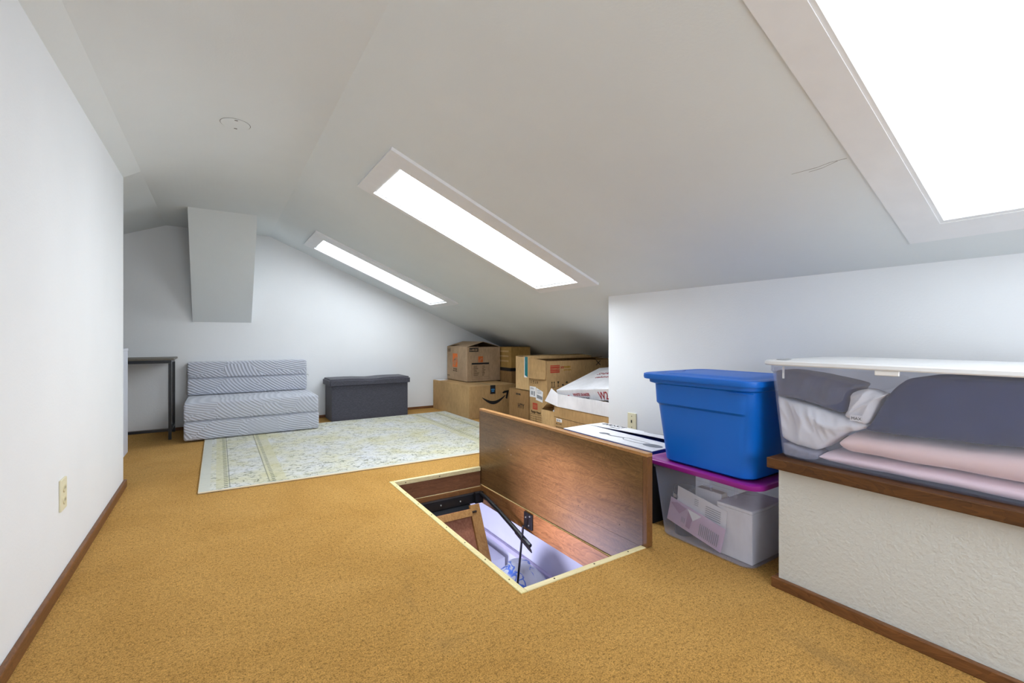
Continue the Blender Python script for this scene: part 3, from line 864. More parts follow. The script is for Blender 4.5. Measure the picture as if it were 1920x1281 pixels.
# 1 smile box
b1 = carton('cardboard_box', 'wide brown box with a black curved smile arrow, bottom of the left stack', 2.308, 2.915, 4.44, 5.43, 0, 0.360, CARD, group=GB)
O = (2.308, 4.4396, 0)
arc = []; N = 22
top = []; bot = []
for k in range(N + 1):
    t = k / N; x = 0.165 + 0.305 * t
    yb_ = 0.235 - 0.078 * math.sin(PI * min(1, t * 0.93 + 0.03)) + 0.012 * t
    th = 0.006 + 0.031 * math.sin(PI * t) ** 0.8
    top.append((x, yb_ + th * 0.5)); bot.append((x, yb_ - th * 0.5))
bm = bmesh.new()
for k in range(N): flat([[bot[k], bot[k + 1], top[k + 1], top[k]]], O, *NY, bm=bm)
flat([[(0.425, 0.270), (0.455, 0.288), (0.515, 0.292), (0.512, 0.272), (0.440, 0.258)], [(0.490, 0.280), (0.516, 0.290), (0.492, 0.190), (0.472, 0.205)]], O, *NY, bm=bm)
obj('printed_arrow', bm, INK, b1)
tp = obj('tape', flat([rect(0.268, 0.262, 0.335, 0.3603)], (2.308, 4.4388, 0), *NY), INK, b1)
obj('tape', box((2.576, 4.4385, 0.3602), (2.643, 5.43, 0.3608)), CLEARTAPE, b1)
obj('tape_print', flat([rect(0.278, 0.305, 0.325, 0.317), rect(0.284, 0.286, 0.318, 0.298), rect(0.285, 0.322, 0.318, 0.324)], (2.308, 4.4380, 0), *NY), BLUEI, tp)
obj('packing_slip', box((2.33, 5.28, 0.3603), (2.44, 5.42, 0.364), 0.0005, 1), PAPER, b1)

# 2 moving box with open flaps
mv = carton('moving_box', 'moving box with orange square logo and raised flaps, on top of the smile-arrow box', 2.505, 2.965, 4.865, 5.43, 0.3645, 0.784, CARD_PINK,
            flaps=[('x0', 0.232, 16), ('x1', 0.232, 15), ('y1', 0.20, 8)], group=GB)
obj('logo_square', flat([rect(0.165, 0.165, 0.300, 0.335)], (2.5046, 5.43, 0.3645), *NX), ORANGE, mv)
dg_r = Vector((0, -1, 0)) * 0.74 + Vector((0, 0, 1)) * 0.67; dg_u = Vector((0, 1, 0)) * 0.67 + Vector((0, 0, 1)) * 0.74
for s, du, dv, sz in (('THE', 0.205, 0.232, 0.026), ('HOME', 0.19, 0.190, 0.052), ('DEPOT', 0.215, 0.170, 0.048)):
    p = Vector((2.5036, 5.43 - du, 0.3645 + dv))
    text(s, sz, p, dg_r, dg_u, CARD_PINK, mv, 'logo_lettering', 0.9, bold=0.001)
text('More saving.', 0.022, (2.5040, 5.43 - 0.185, 0.3645 + 0.135), *NX, INKB, mv, 'caption', 0.9)
text('More doing.', 0.022, (2.5040, 5.43 - 0.175, 0.3645 + 0.112), *NX, INKB, mv, 'caption', 1.1)
obj('corner_label', flat([rect(0.015, 0.355, 0.095, 0.361), rect(0.015, 0.395, 0.095, 0.401), rect(0.015, 0.355, 0.019, 0.401), rect(0.091, 0.355, 0.095, 0.401)], (2.5046, 5.43, 0.3645), *NX), INKB, mv)
text('LARGE', 0.026, (2.5042, 5.43 - 0.022, 0.3645 + 0.369), *NX, INKB, mv, 'label_lettering', 0.85)
text('RECYCLE', 0.018, (2.5042, 5.43 - 0.010, 0.3645 + 0.045), *NX, INKB, mv, 'label_lettering', 0.9)
O2 = (2.505, 4.8646, 0.3645)
obj('size_label', flat([rect(0.028, 0.362, 0.150, 0.409)], O2, *NY), INK, mv)
text('LARGE', 0.036, (2.505 + 0.036, 4.8636, 0.3645 + 0.372), *NY, CARD_PINK, mv, 'label_lettering', 0.95, bold=0.0008)
obj('logo_square', flat([rect(0.150, 0.235, 0.215, 0.305)], O2, *NY), ORANGED, mv)
for s, du, dv, sz in (('HOME', 0.158, 0.240, 0.022), ('DEPOT', 0.172, 0.238, 0.020)):
    text(s, sz, (2.505 + du, 4.8636, 0.3645 + dv), (0.74, 0, 0.67), (-0.67, 0, 0.74), CARD_PINK, mv, 'logo_lettering', 0.9)
obj('header_bar', flat([rect(0.060, 0.208, 0.300, 0.228)], O2, *NY), INK, mv)
gl = [rect(0.060, 0.03, 0.0615, 0.208), rect(0.2985, 0.03, 0.300, 0.208), rect(0.06, 0.03, 0.30, 0.0315), rect(0.06, 0.055, 0.30, 0.0565)]
random.seed(3)
for k in range(8):
    v_ = 0.185 - k * 0.016
    gl += [rect(0.085, v_, 0.085 + random.uniform(0.04, 0.075), v_ + 0.005), rect(0.205, v_, 0.205 + random.uniform(0.02, 0.05), v_ + 0.005)]
obj('printed_table', flat(gl, O2, *NY), INKB, mv)

# 3, 4 the pair behind
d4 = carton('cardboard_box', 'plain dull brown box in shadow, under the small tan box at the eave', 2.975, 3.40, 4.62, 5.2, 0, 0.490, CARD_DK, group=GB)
c3 = carton('cardboard_box', 'small yellowed tan box tucked under the slope behind the moving box', 2.985, 3.27, 4.64, 4.98, 0.528, 0.783, CARD_OLD, group=GB)
tag(obj('dark_gap_slab', box((2.97, 4.63, 0.4902), (3.36, 5.0, 0.5275), 0.004), BLACK), 'flat black slab painting the dark gap between two boxes at the eave', 'tray')  # black slab put in for the dark opening above the lower box
for z in (0.60, 0.66, 0.72): obj('tape', box((2.984, 4.70, z), (2.985, 4.98, z + 0.02)), CARD_TAN, c3)

# 5, 6 tall boxes
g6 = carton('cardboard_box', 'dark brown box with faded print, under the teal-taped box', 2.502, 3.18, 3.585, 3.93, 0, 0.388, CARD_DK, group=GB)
text('HTY', 0.062, (2.5014, 3.765, 0.205), *NX, INKB, g6, 'lettering', 0.9, bold=0.002)
text('3W.WR', 0.024, (2.5014, 3.80, 0.330), *NX, INK, g6, 'lettering', 1.0, bold=0.001)
e5 = carton('cardboard_box', 'tan box with a strip of teal tape down its end', 2.50, 3.30, 3.575, 3.80, 0.389, 0.712, CARD_TAN,
            flaps=[('y0', 0.105, 3), ('y1', 0.10, 6)], group=GB)
obj('teal_tape', flat([[(0.160, 0.145), (0.208, 0.128), (0.208, 0.324), (0.160, 0.324)]], (2.4996, 3.80, 0.389), *NX), TEAL, e5)
obj('tape_backing', flat([[(0.150, 0.125), (0.185, 0.125), (0.208, 0.128), (0.160, 0.146), (0.160, 0.324), (0.152, 0.324)]], (2.4996, 3.80, 0.389), *NX), PAPER, e5)
obj('teal_tape', box((2.500, 3.592, 0.7125), (2.56, 3.640, 0.7135)), TEAL, e5)
f6 = carton('cardboard_box', 'tall brown range hood box with two white shipping labels and red squares', 2.51, 3.36, 3.30, 3.57, 0, 0.684, CARD,
            flaps=[('y1', 0.10, 7), ('x1', 0.1, 2)], group=GB)
obj('end_flap', prism([(2.5092, 3.563, 0.655), (2.5092, 3.302, 0.648), (2.494, 3.309, 0.515), (2.494, 3.562, 0.512)][::1], (-0.003, 0, 0.0)), CARD, f6)
obj('end_flap', prism([(2.505, 3.562, 0.511), (2.505, 3.309, 0.514), (2.498, 3.303, 0.69), (2.498, 3.565, 0.705)], (-0.004, 0, 0)), CARD, f6)
OL = (2.5096, 3.57, 0)
obj('shipping_label', flat([rect(0.0, 0.335, 0.100, 0.435)], OL, *NX), PAPER, f6)
lb2 = obj('shipping_label', flat([[(0.100, 0.315), (0.205, 0.300), (0.212, 0.400), (0.108, 0.428)]], (2.5088, 3.57, 0), *NX), PAPER, f6)
bars = [rect(0.022 + k * 0.006, 0.355, 0.022 + k * 0.006 + 0.003, 0.392) for k in range(6)] + [rect(0.068, 0.348, 0.082, 0.392)]
bars += [rect(0.012, 0.41, 0.07, 0.414), rect(0.012, 0.42, 0.06, 0.424)]
obj('barcode', flat(bars, (2.5086, 3.57, 0), *NX), GREYI, f6)
bars = [rect(0.118 + k * 0.006, 0.333 - k * 0.0008, 0.118 + k * 0.006 + 0.0038, 0.366 - k * 0.001) for k in range(14)] + [rect(0.12, 0.405, 0.17, 0.409), rect(0.12, 0.392, 0.19, 0.395), rect(0.12, 0.380, 0.19, 0.384)]
obj('barcode', flat(bars, (2.5078, 3.57, 0), *NX), GREYI, lb2)
obj('red_logo', flat([rect(0.048, 0.222, 0.124, 0.282)], OL, *NX), RED, f6)
obj('logo_lines', flat([rect(0.055, 0.262, 0.117, 0.265), rect(0.055, 0.250, 0.117, 0.253), rect(0.055, 0.238, 0.117, 0.241)], (2.5086, 3.57, 0), *NX), CARD, f6)
text('Range Hood', 0.032, (2.509, 3.57 - 0.022, 0.188), *NX, INKB, f6, 'lettering', 0.95, bold=0.0008)
gl = []
for k in range(8): gl.append(rect(0.01, 0.175 - k * 0.021, 0.205, 0.1775 - k * 0.021))
gl += [rect(0.01, 0.0, 0.0125, 0.1775), rect(0.10, 0.0, 0.1025, 0.16), rect(0.2025, 0.0, 0.205, 0.1775)]
obj('printed_table', flat(gl, OL, *NX), INKB, f6)
ic = [rect(0.03, 0.49, 0.045, 0.495), rect(0.03, 0.475, 0.045, 0.48), [(0.065, 0.498), (0.085, 0.498), (0.078, 0.484), (0.072, 0.484)], rect(0.073, 0.472, 0.077, 0.486), rect(0.068, 0.470, 0.082, 0.473),
      [(0.10, 0.473), (0.117, 0.473), (0.1085, 0.486)], rect(0.103, 0.49, 0.112, 0.496), [(0.128, 0.486), (0.137, 0.496), (0.146, 0.486)], rect(0.134, 0.472, 0.14, 0.486)]
for g in ((0, 1), (2, 3, 4), (5, 6), (7, 8)): obj('handling_icon', flat([ic[k] for k in g], (2.5, 3.57, -0.004), *NX), INKB, f6)
OR = (2.51, 3.2996, 0)
obj('red_logo', flat([rect(0.038, 0.575, 0.147, 0.645)], OR, *NY), RED, f6)
obj('logo_lines', flat([rect(0.040, 0.632, 0.145, 0.635), rect(0.040, 0.588, 0.145, 0.591)], (2.51, 3.2986, 0), *NY), CARD, f6)
text('CHANGE', 0.026, (2.51 + 0.042, 3.2986, 0.602), *NY, CARD, f6, 'lettering', 0.97)
text('HY', 0.03, (2.51 + 0.160, 3.299, 0.612), *NY, RED, f6, 'lettering', 1.0, bold=0.001)
text('FRAGILE', 0.022, (2.51 + 0.195, 3.299, 0.618), *NY, YELLOWI, f6, 'lettering', 1.0, bold=0.001)
text('KITCHEN', 0.022, (2.51 + 0.195, 3.299, 0.590), *NY, YELLOWI, f6, 'lettering', 1.0)
ic = []
for dx in (0.055, 0.080): ic += [rect(dx, 0.450, dx + 0.005, 0.490), [(dx - 0.006, 0.484), (dx + 0.011, 0.484), (dx + 0.0025, 0.498)]]
ic += [rect(0.045, 0.442, 0.095, 0.446), [(0.118, 0.495), (0.142, 0.495), (0.134, 0.474), (0.126, 0.474)], rect(0.128, 0.452, 0.132, 0.476), rect(0.120, 0.448, 0.140, 0.452),
       rect(0.176, 0.452, 0.194, 0.466), [(0.215, 0.476), (0.232, 0.492), (0.250, 0.476)], rect(0.231, 0.452, 0.234, 0.478)]
for g in ((0, 1), (2, 3), (5, 6, 7), (8,), (9, 10)): obj('handling_icon', flat([ic[k] for k in g], OR, *NY), INK, f6)
obj('icon_underline', flat([ic[4]], OR, *NY), INK, f6)
obj('marker_cross', flat([[(0.60, 0.63), (0.606, 0.627), (0.662, 0.672), (0.656, 0.675)], [(0.60, 0.675), (0.606, 0.678), (0.662, 0.632), (0.656, 0.628)]], OR, *NY), INK, f6)

# 7 the brown box with white tray on top, white lid box leaning in it
i7 = carton('cardboard_box', 'brown box with a small white sticker, under the white cabinet-part tray', 2.40, 2.95, 2.37, 3.055, 0, 0.318, CARD, group=GB)
obj('sticker', flat([rect(0.03, 0.192, 0.105, 0.218)], (2.3996, 3.055, 0), *NX), PAPER, i7)
text('4073H', 0.022, (2.3986, 3.055 - 0.035, 0.197), *NX, INK, i7, 'lettering', 0.9)
text('ALCOVE', 0.020, (2.3994, 3.055 - 0.025, 0.168), *NX, INKB, i7, 'lettering', 1.0)
text('RANGE PART', 0.018, (2.3994, 3.055 - 0.025, 0.140), *NX, INKB, i7, 'lettering', 1.0)
obj('flap_seam', flat([[(0.0, 0.228), (0.30, 0.222), (0.68, 0.226), (0.68, 0.229), (0.30, 0.225), (0.0, 0.231)]], (2.3996, 3.055, 0), *NX), INKB, i7)
tr = thing('open_tray', 'open white cardboard tray with a splayed end flap, under the white shaker box', 'tray', (2.67, 2.7, 0.3185))
obj('side_wall', box((2.395, 2.37, 0.3185), (2.399, 3.0, 0.425)), WHITEC, tr)
obj('side_wall', box((2.95, 2.37, 0.3185), (2.954, 3.0, 0.425)), WHITEC, tr)
obj('base', box((2.399, 2.37, 0.3185), (2.95, 3.0, 0.3225)), WHITEC, tr)
obj('end_flap', prism([(2.395, 3.001, 0.3185), (2.399, 3.001, 0.425), (2.37, 3.055, 0.470), (2.335, 3.10, 0.360)], (0.003, 0.002, 0)), WHITEC, tr)
wsb = thing('cabinet_part_box', 'white box with red WHITE SHAKER lettering, leaning in the open tray', 'box', (2.68, 2.7, 0.33))
A = Vector((2.415, 3.050, 0.452)); B = Vector((2.415, 2.385, 0.530)); Cc = Vector((2.965, 3.10, 0.618)); Dd = B + (Cc - A)
ux = (B - A).normalized(); wx = (Cc - A).normalized(); nn = wx.cross(ux).normalized() * -1
if nn.z < 0: nn = -nn
th = 0.098
lowc = [p - nn * th for p in (A, B, Dd, Cc)]
bm = bmesh.new(); vs = [bm.verts.new(p) for p in (A, B, Dd, Cc)] + [bm.verts.new(p) for p in lowc]
for f in ((0, 1, 2, 3), (7, 6, 5, 4), (0, 4, 5, 1), (1, 5, 6, 2), (2, 6, 7, 3), (3, 7, 4, 0)): bm.faces.new([vs[i] for i in f])
bmesh.ops.recalc_face_normals(bm, faces=bm.faces); bmesh.ops.bevel(bm, geom=bm.edges[:], offset=0.004, segments=2, affect='EDGES')
obj('body', bm, WHITEC, wsb)
fo = -ux.cross(nn); out = (nn.cross(ux)).normalized()
if out.x > 0: out = -out
P0 = A + out * 0.0012
text('WHITE SHAKER', 0.036, P0 + ux * 0.205 - nn * 0.057, ux, nn, MAROON, wsb, 'lettering', 0.78, bold=0.0006)
text('CABINET PART', 0.022, P0 + ux * 0.265 - nn * 0.082, ux, nn, GREYI, wsb, 'lettering', 0.85, bold=0.0006)
text('W2430', 0.088, P0 + ux * 0.500 - nn * 0.085, ux, nn, MAROON, wsb, 'lettering', 0.75, bold=0.001)
text('BC', 0.06, P0 + ux * 0.09 - nn * 0.088, ux, nn, MAROON, wsb, 'lettering', 0.9, bold=0.001)
P1 = A + nn * 0.0008
text('SHAKER', 0.075, P1 + ux * 0.16 + wx * 0.36, ux, wx, MAROON, wsb, 'lettering', 1.0)
text('cabinets', 0.06, P1 + ux * 0.22 + wx * 0.27, ux, wx, MAROON, wsb, 'lettering', 1.0)
# 8 small open box between
j8 = carton('cardboard_box', 'small open tan box in the gap beside the tall range hood box', 2.42, 2.72, 3.075, 3.26, 0, 0.262, CARD_TAN, flaps=[('y1', 0.08, 40)], group=GB)
tag(obj('plastic_wrap', tube([(2.45, 3.13, 0.20), (2.47, 3.15, 0.262), (2.475, 3.14, 0.275), (2.49, 3.17, 0.28)], [0.01, 0.006, 0.004, 0.002], 6), PAPER), 'scrap of white wrap poking out of the small open tan box', 'wrap')

# 9 white and blue box behind the hatch lid
k9 = thing('fixture_box', 'white and navy shower fixture box standing just behind the hatch lid', 'box', (1.93, 1.82, 0))
KX0, KX1, KY0, KY1, KZ = 1.765, 2.10, 1.482, 2.155, 0.349
obj('body', box((KX0, KY0, 0.0), (KX1, KY1, KZ - 0.004), 0.002, 1), NAVY, k9)
obj('flap', prism([(KX0, KY0, KZ - 0.0035), (KX0, KY1, KZ - 0.0035), (KX0 + 0.195, KY1, KZ - 0.001), (KX0 + 0.185, KY0, KZ - 0.001)], (0, 0, 0.003)), WHITEC, k9)
obj('flap', prism([(KX1, KY0, KZ - 0.003), (KX1, KY1, KZ - 0.003), (KX0 + 0.2, KY1, KZ - 0.001), (KX0 + 0.207, 1.8, KZ + 0.010), (KX0 + 0.200, KY0, KZ + 0.020)], (0, 0, 0.003)), WHITEC, k9)
obj('black_end_panel', box((KX0 + 0.001, KY0 - 0.003, 0.0), (KX1, KY0 - 0.0002, KZ - 0.02)), INK, k9)  # thin black sheet on the near end of the box
zt = KZ + 0.0012


def curve_line(pts, w, z=zt):
    bm = bmesh.new()
    for a, b in zip(pts, pts[1:]):
        a, b = Vector(a), Vector(b); d_ = (b - a).normalized(); n_ = Vector((-d_.y, d_.x)) * w / 2
        e_ = d_ * w * 0.3
        prism([(*(a - e_ - n_), z), (*(b + e_ - n_), z), (*(b + e_ + n_), z), (*(a - e_ + n_), z)], (0, 0, 0.0006), bm)
    return bm


def ell(cx, cy, a, b, r=0, n=16): return [(cx + a * math.cos(t * 2 * PI / n) * math.cos(r) - b * math.sin(t * 2 * PI / n) * math.sin(r), cy + a * math.cos(t * 2 * PI / n) * math.sin(r) + b * math.sin(t * 2 * PI / n) * math.cos(r)) for t in range(n)]


obj('drawing', prism([(x, y, zt) for x, y in ell(1.855, 1.555, 0.030, 0.055, 0.15)], (0, 0, 0.0006)), GREYI, k9)
obj('drawing', curve_line([(1.845, 1.61), (1.835, 1.68), (1.84, 1.74), (1.865, 1.765), (1.885, 1.74), (1.88, 1.66), (1.885, 1.60)], 0.004), GREYI, k9)
obj('drawing', curve_line([(1.86, 1.885), (1.85, 1.84), (1.862, 1.80), (1.868, 1.76)], 0.012), GREYI, k9)
obj('drawing', prism([(x, y, zt) for x, y in ell(1.862, 1.905, 0.018, 0.034, 0.3)], (0, 0, 0.0006)), GREYI, k9)
obj('drawing', curve_line([(2.00, 1.52), (2.02, 1.56), (2.05, 1.58), (2.055, 1.64), (2.035, 1.70), (2.03, 1.76)], 0.004, KZ + 0.0155), GREYI, k9)
text('DANCE', 0.05, (2.035, 2.11, KZ + 0.006), (0, -1, 0.012), (1, 0, -0.03), INK, k9, 'lettering', 1.1)
text('shower', 0.03, (1.995, 2.0, KZ + 0.008), (0, -1, 0.012), (1, 0, -0.03), GREYI, k9, 'lettering', 1.0)

# ================================================================= TOTES


def tub(name, spec, t, mat, parent, seg=6):
    """spec: list of (z, x0, x1, y0, y1, r); open tub with wall thickness t"""
    outer = [rrect(a[1], a[2], a[3], a[4], a[5], a[0], seg) for a in spec]
    inner = [rrect(a[1] + t, a[2] - t, a[3] + t, a[4] - t, max(0.004, a[5] - t), a[0] + (t if i == 0 else 0), seg) for i, a in enumerate(spec)]
    return shade_auto(obj(name, loft(outer + inner[::-1]), mat, parent), 40)


pt = thing('storage_bin', 'clear storage bin with a purple lid on the carpet, under the blue tote', 'storage bin', (1.9, 1.18, 0))
spec = [(0.001, 1.722, 2.075, 0.972, 1.388, 0.045), (0.008, 1.715, 2.08, 0.965, 1.395, 0.05), (0.30, 1.690, 2.10, 0.938, 1.428, 0.05), (0.305, 1.684, 2.105, 0.932, 1.434, 0.05), (0.323, 1.684, 2.105, 0.932, 1.434, 0.05)]
tub('tub', spec, 0.0025, CLEAR, pt)
rs = [(0.3235, 0.001, 0.05), (0.3235, -0.016, 0.06), (0.330, -0.019, 0.06), (0.342, -0.018, 0.06), (0.3455, -0.013, 0.055), (0.3455, 0.010, 0.05), (0.3425, 0.016, 0.05)]
shade_auto(obj('lid', loft([rrect(1.684 + o, 2.105 - o, 0.932 + o * 0.9, 1.434 - o * 0.9, r, z, 6) for z, o, r in rs]), PURPLEP, pt), 40)
for y in (1.01, 1.115): obj('rib', box((1.6925, y, 0.27), (1.6965, y + 0.012, 0.318), 0.001, 1), CLEAR, pt)

# contents of the purple-lidded bin
BOTM = M_plain('dark_tumbler', srgb(40, 44, 58), 0.3, 0.5, bump=0)
bt = thing('tumbler', 'dark blue lidded tumbler inside the purple-lidded bin', 'tumbler', (1.80, 1.325, 0.0045))
cyl = lambda r, z0, z1, rr=None: loft([[Vector((1.80 + q * math.cos(k * PI / 12), 1.325 + q * math.sin(k * PI / 12), z)) for k in range(24)] for z, q in ((z0, r), (z1, rr or r))])
shade_auto(obj('body', cyl(0.042, 0.0045, 0.172, 0.050), BOTM, bt)); shade_auto(obj('metal_rim', cyl(0.051, 0.1722, 0.186), STEEL, bt)); shade_auto(obj('cap', cyl(0.049, 0.1862, 0.215, 0.044), BOTM, bt))
bk = thing('book', 'cream-paged book standing in the purple-lidded bin', 'book', (1.86, 1.22, 0.0045))
CREAM = M_plain('cream_pages', srgb(214, 204, 186), 0.8, var=0.03)
obj('cover', box((1.800, 1.145, 0.0045), (1.804, 1.268, 0.232)), PAPER, bk); obj('pages', box((1.8045, 1.147, 0.006), (1.845, 1.266, 0.229)), CREAM, bk); obj('cover', box((1.8455, 1.145, 0.0045), (1.849, 1.268, 0.232)), PAPER, bk)
wb = thing('file_box', 'white file box standing in the near end of the purple-lidded bin', 'file box', (1.86, 1.06, 0.0045))
obj('body', box((1.755, 0.985, 0.0045), (2.0, 1.135, 0.203), 0.003), WHITEC, wb); obj('lid_panel', box((1.754, 0.984, 0.2035), (2.001, 1.136, 0.216), 0.003), WHITEC, wb)


def leaflet(name, label, pts, x, mat, deco):
    r = thing(name, label, 'leaflet', (x, pts[0][0], 0.03))
    obj('sheet', prism([(x + 0.02 * (0.25 - z), y, z) for y, z in pts], (0.0015, 0, 0)), mat, r)
    return r


LILAC = M_plain('lilac_print', srgb(206, 180, 206), 0.5, bump=0); LILACD = M_plain('mauve_print', srgb(168, 132, 160), 0.5, bump=0)
l1 = leaflet('leaflet', 'lilac printed leaflet leaning against the front of the purple-lidded bin', [(1.347, 0.176), (1.372, 0.068), (1.107, 0.012), (1.083, 0.118)], 1.732, LILAC, 1)
lx = 1.7315
r_ = Vector((0, -0.977, -0.215)); u_ = Vector((-0.02, -0.21, 0.977))
o_ = Vector((1.7305, 1.372, 0.068))
obj('printed_shape', flat([[(0.01, 0.09), (0.06, 0.06), (0.09, 0.10), (0.04, 0.105)], [(0.10, 0.02), (0.12, 0.02), (0.13, 0.10), (0.10, 0.105)]], o_, r_, u_, 0.0006), LILACD, l1)
obj('printed_shape', flat([[(0.095, 0.105), (0.165, 0.105), (0.13, 0.065)]], o_ + Vector((-.0008, 0, 0)), r_, u_, 0.0006), PAPER, l1)
obj('printed_lines', flat([rect(0.165 + k * 0.0085, 0.02, 0.168 + k * 0.0085, 0.075) for k in range(11)] + [rect(0.075 + k * 0.007, 0.03, 0.077 + k * 0.007, 0.055) for k in range(3)], o_ + Vector((-.0008, 0, 0)), r_, u_, 0.0006), GREYI, l1)
l2 = leaflet('leaflet', 'white text leaflet tucked behind the lilac one in the purple-lidded bin', [(1.322, 0.230), (1.330, 0.13), (1.095, 0.108), (1.086, 0.186)], 1.748, PAPER, 1)
o2_ = Vector((1.7468, 1.330, 0.13)); r2_ = Vector((0, -0.995, -0.10)); u2_ = Vector((-0.02, -0.09, 0.99))
obj('printed_lines', flat([rect(0.145, 0.02 + k * 0.009, 0.215, 0.0225 + k * 0.009) for k in range(6)] + [rect(0.09, 0.05 + k * 0.008, 0.11, 0.052 + k * 0.008) for k in range(4)], o2_ + Vector((-.001, 0, 0)), r2_, u2_, 0.0006), GREYI, l2)

bt_ = thing('storage_tote', 'bright blue plastic tote stacked on the purple-lidded clear bin', 'tote', (1.9, 1.17, 0.346))
x0, x1, y0, y1 = 1.705, 2.07, 0.965, 1.378
spec = [(0.3462, x0 + 0.008, x1 - 0.008, y0 + 0.008, y1 - 0.008, 0.05), (0.353, x0, x1, y0, y1, 0.055), (0.595, x0 - 0.017, x1 + 0.012, y0 - 0.022, y1 + 0.030, 0.055), (0.606, x0 - 0.029, x1 + 0.014, y0 - 0.024, y1 + 0.033, 0.055),
        (0.690, x0 - 0.034, x1 + 0.016, y0 - 0.028, y1 + 0.036, 0.055), (0.697, x0 - 0.046, x1 + 0.024, y0 - 0.036, y1 + 0.060, 0.06), (0.722, x0 - 0.048, x1 + 0.026, y0 - 0.038, y1 + 0.063, 0.06)]
bb = tub('tub', spec, 0.003, BLUEP, bt_)
rs = [(0.7225, 0.004, 0.05), (0.7130, 0.004 - 0.010, 0.06), (0.7130, -0.014, 0.06), (0.722, -0.017, 0.062), (0.735, -0.016, 0.062), (0.7385, -0.008, 0.06), (0.7385, 0.02, 0.05), (0.7345, 0.032, 0.05), (0.7345, 0.055, 0.05), (0.7400, 0.068, 0.045), (0.7415, 0.12, 0.04)]
rs = rs[1:]
bl = obj('lid', loft([rrect(x0 - 0.050 + o, x1 + 0.028 - o, y0 - 0.040 + o * 0.9, y1 + 0.065 - o * 0.9, r, z, 6) for z, o, r in [(0.7228, 0.006, 0.05)] + rs[1:]]), BLUEP, bt_)
shade_auto(bl, 30)
# moulded grip ledge near the corner and lid dimple
obj('grip', prism([(1.672, 0.935, 0.688), (1.669, 1.03, 0.684), (1.664, 1.03, 0.6835), (1.662, 0.97, 0.684), (1.668, 0.93, 0.684)], (0, 0, 0.004)), BLUEP, bt_)
obj('lid_ridge', prism([(1.72, 1.395, 0.7385), (1.90, 1.395, 0.7385), (1.90, 1.39, 0.7425), (1.82, 1.36, 0.7420), (1.72, 1.372, 0.7385)], (0, 0.006, 0.0)), BLUEP, bt_)

# clear bin on the ledge
cb = thing('storage_bin', 'long clear bin with a white lid on the wooden ledge, full of bedding', 'storage bin', (1.93, 0.44, 0.4695))
spec = [(0.470, 1.712, 2.145, 0.010, 0.855, 0.05), (0.480, 1.700, 2.155, -0.002, 0.865, 0.055), (0.775, 1.676, 2.172, -0.012, 0.886, 0.05), (0.780, 1.672, 2.176, -0.016, 0.890, 0.05), (0.801, 1.672, 2.176, -0.016, 0.890, 0.05)]
tub('tub', spec, 0.0025, CLEAR, cb)
rs = [(0.8013, 0.003, 0.045), (0.8013, -0.014, 0.055), (0.805, -0.017, 0.055), (0.815, -0.016, 0.055), (0.8185, -0.010, 0.05), (0.8185, 0.015, 0.05), (0.8175, 0.03, 0.05), (0.8235, 0.07, 0.05), (0.8235, 0.10, 0.05)]
wl_ = shade_auto(obj('lid', loft([rrect(1.672 + o, 2.176 - o, -0.016 + o * 0.9, 0.890 - o * 0.9, r, z, 6) for z, o, r in rs]), LIDW, cb), 40)
obj('latch_tab', box((1.662, 0.50, 0.786), (1.6705, 0.560, 0.8008), 0.002, 1), WHITEP, cb)
obj('rib', box((1.6785, 0.828, 0.755), (1.682, 0.834, 0.798)), WHITEP, cb)
b = bmesh.new(); bmesh.ops.create_cone(b, cap_ends=True, segments=20, radius1=0.03, radius2=0.03, depth=0.0015)
for v in b.verts: v.co.y *= 0.9; v.co.x *= 1.3
bmesh.ops.translate(b, verts=b.verts, vec=(1.745, 0.855, 0.8196)); obj('label_oval', b, M_plain('grey_sticker', (0.3, 0.31, 0.33, 1), 0.3), cb)


def lump(name, label, cat, c, s, mat, seed, amp=0.16, clamp=None, sub=5, power=3.0, fold=9, parent=None, hold=True):
    bm = bmesh.new(); bmesh.ops.create_icosphere(bm, subdivisions=sub, radius=1)
    for v in bm.verts:
        p = v.co.copy()
        k = (abs(p.x) ** power + abs(p.y) ** power + abs(p.z) ** power) ** (-1 / power)
        q = p * k
        w = Vector((q.x * s[0], q.y * s[1], q.z * s[2]))
        wn = Vector((w.x * fold * 0.6 + w.z * fold * 0.5, (w.y * 0.9 - w.z * 0.6) * fold * 1.5, (w.z + w.y * 0.5) * fold * 0.8))
        r1 = 1 - abs(noise.noise(wn + Vector((seed, 0, 0)) + 1.2 * noise.noise_vector(wn * 0.5))) * 2
        r2 = 1 - abs(noise.noise(wn * 2.3 + Vector((0, seed, 0)))) * 2
        r3 = noise.noise(w * fold * 0.45 + Vector((0, 0, seed)))
        w *= 1 + amp * (r1 * 0.34 + r2 * 0.20 + r3 * 1.1 - 0.3)
        w = Vector(c) + w
        if clamp:
            for i in range(3): w[i] = min(max(w[i], clamp[0][i]), clamp[1][i])
        v.co = w
    return shade_auto(tag(obj(name, bm, mat), label, cat), 80)


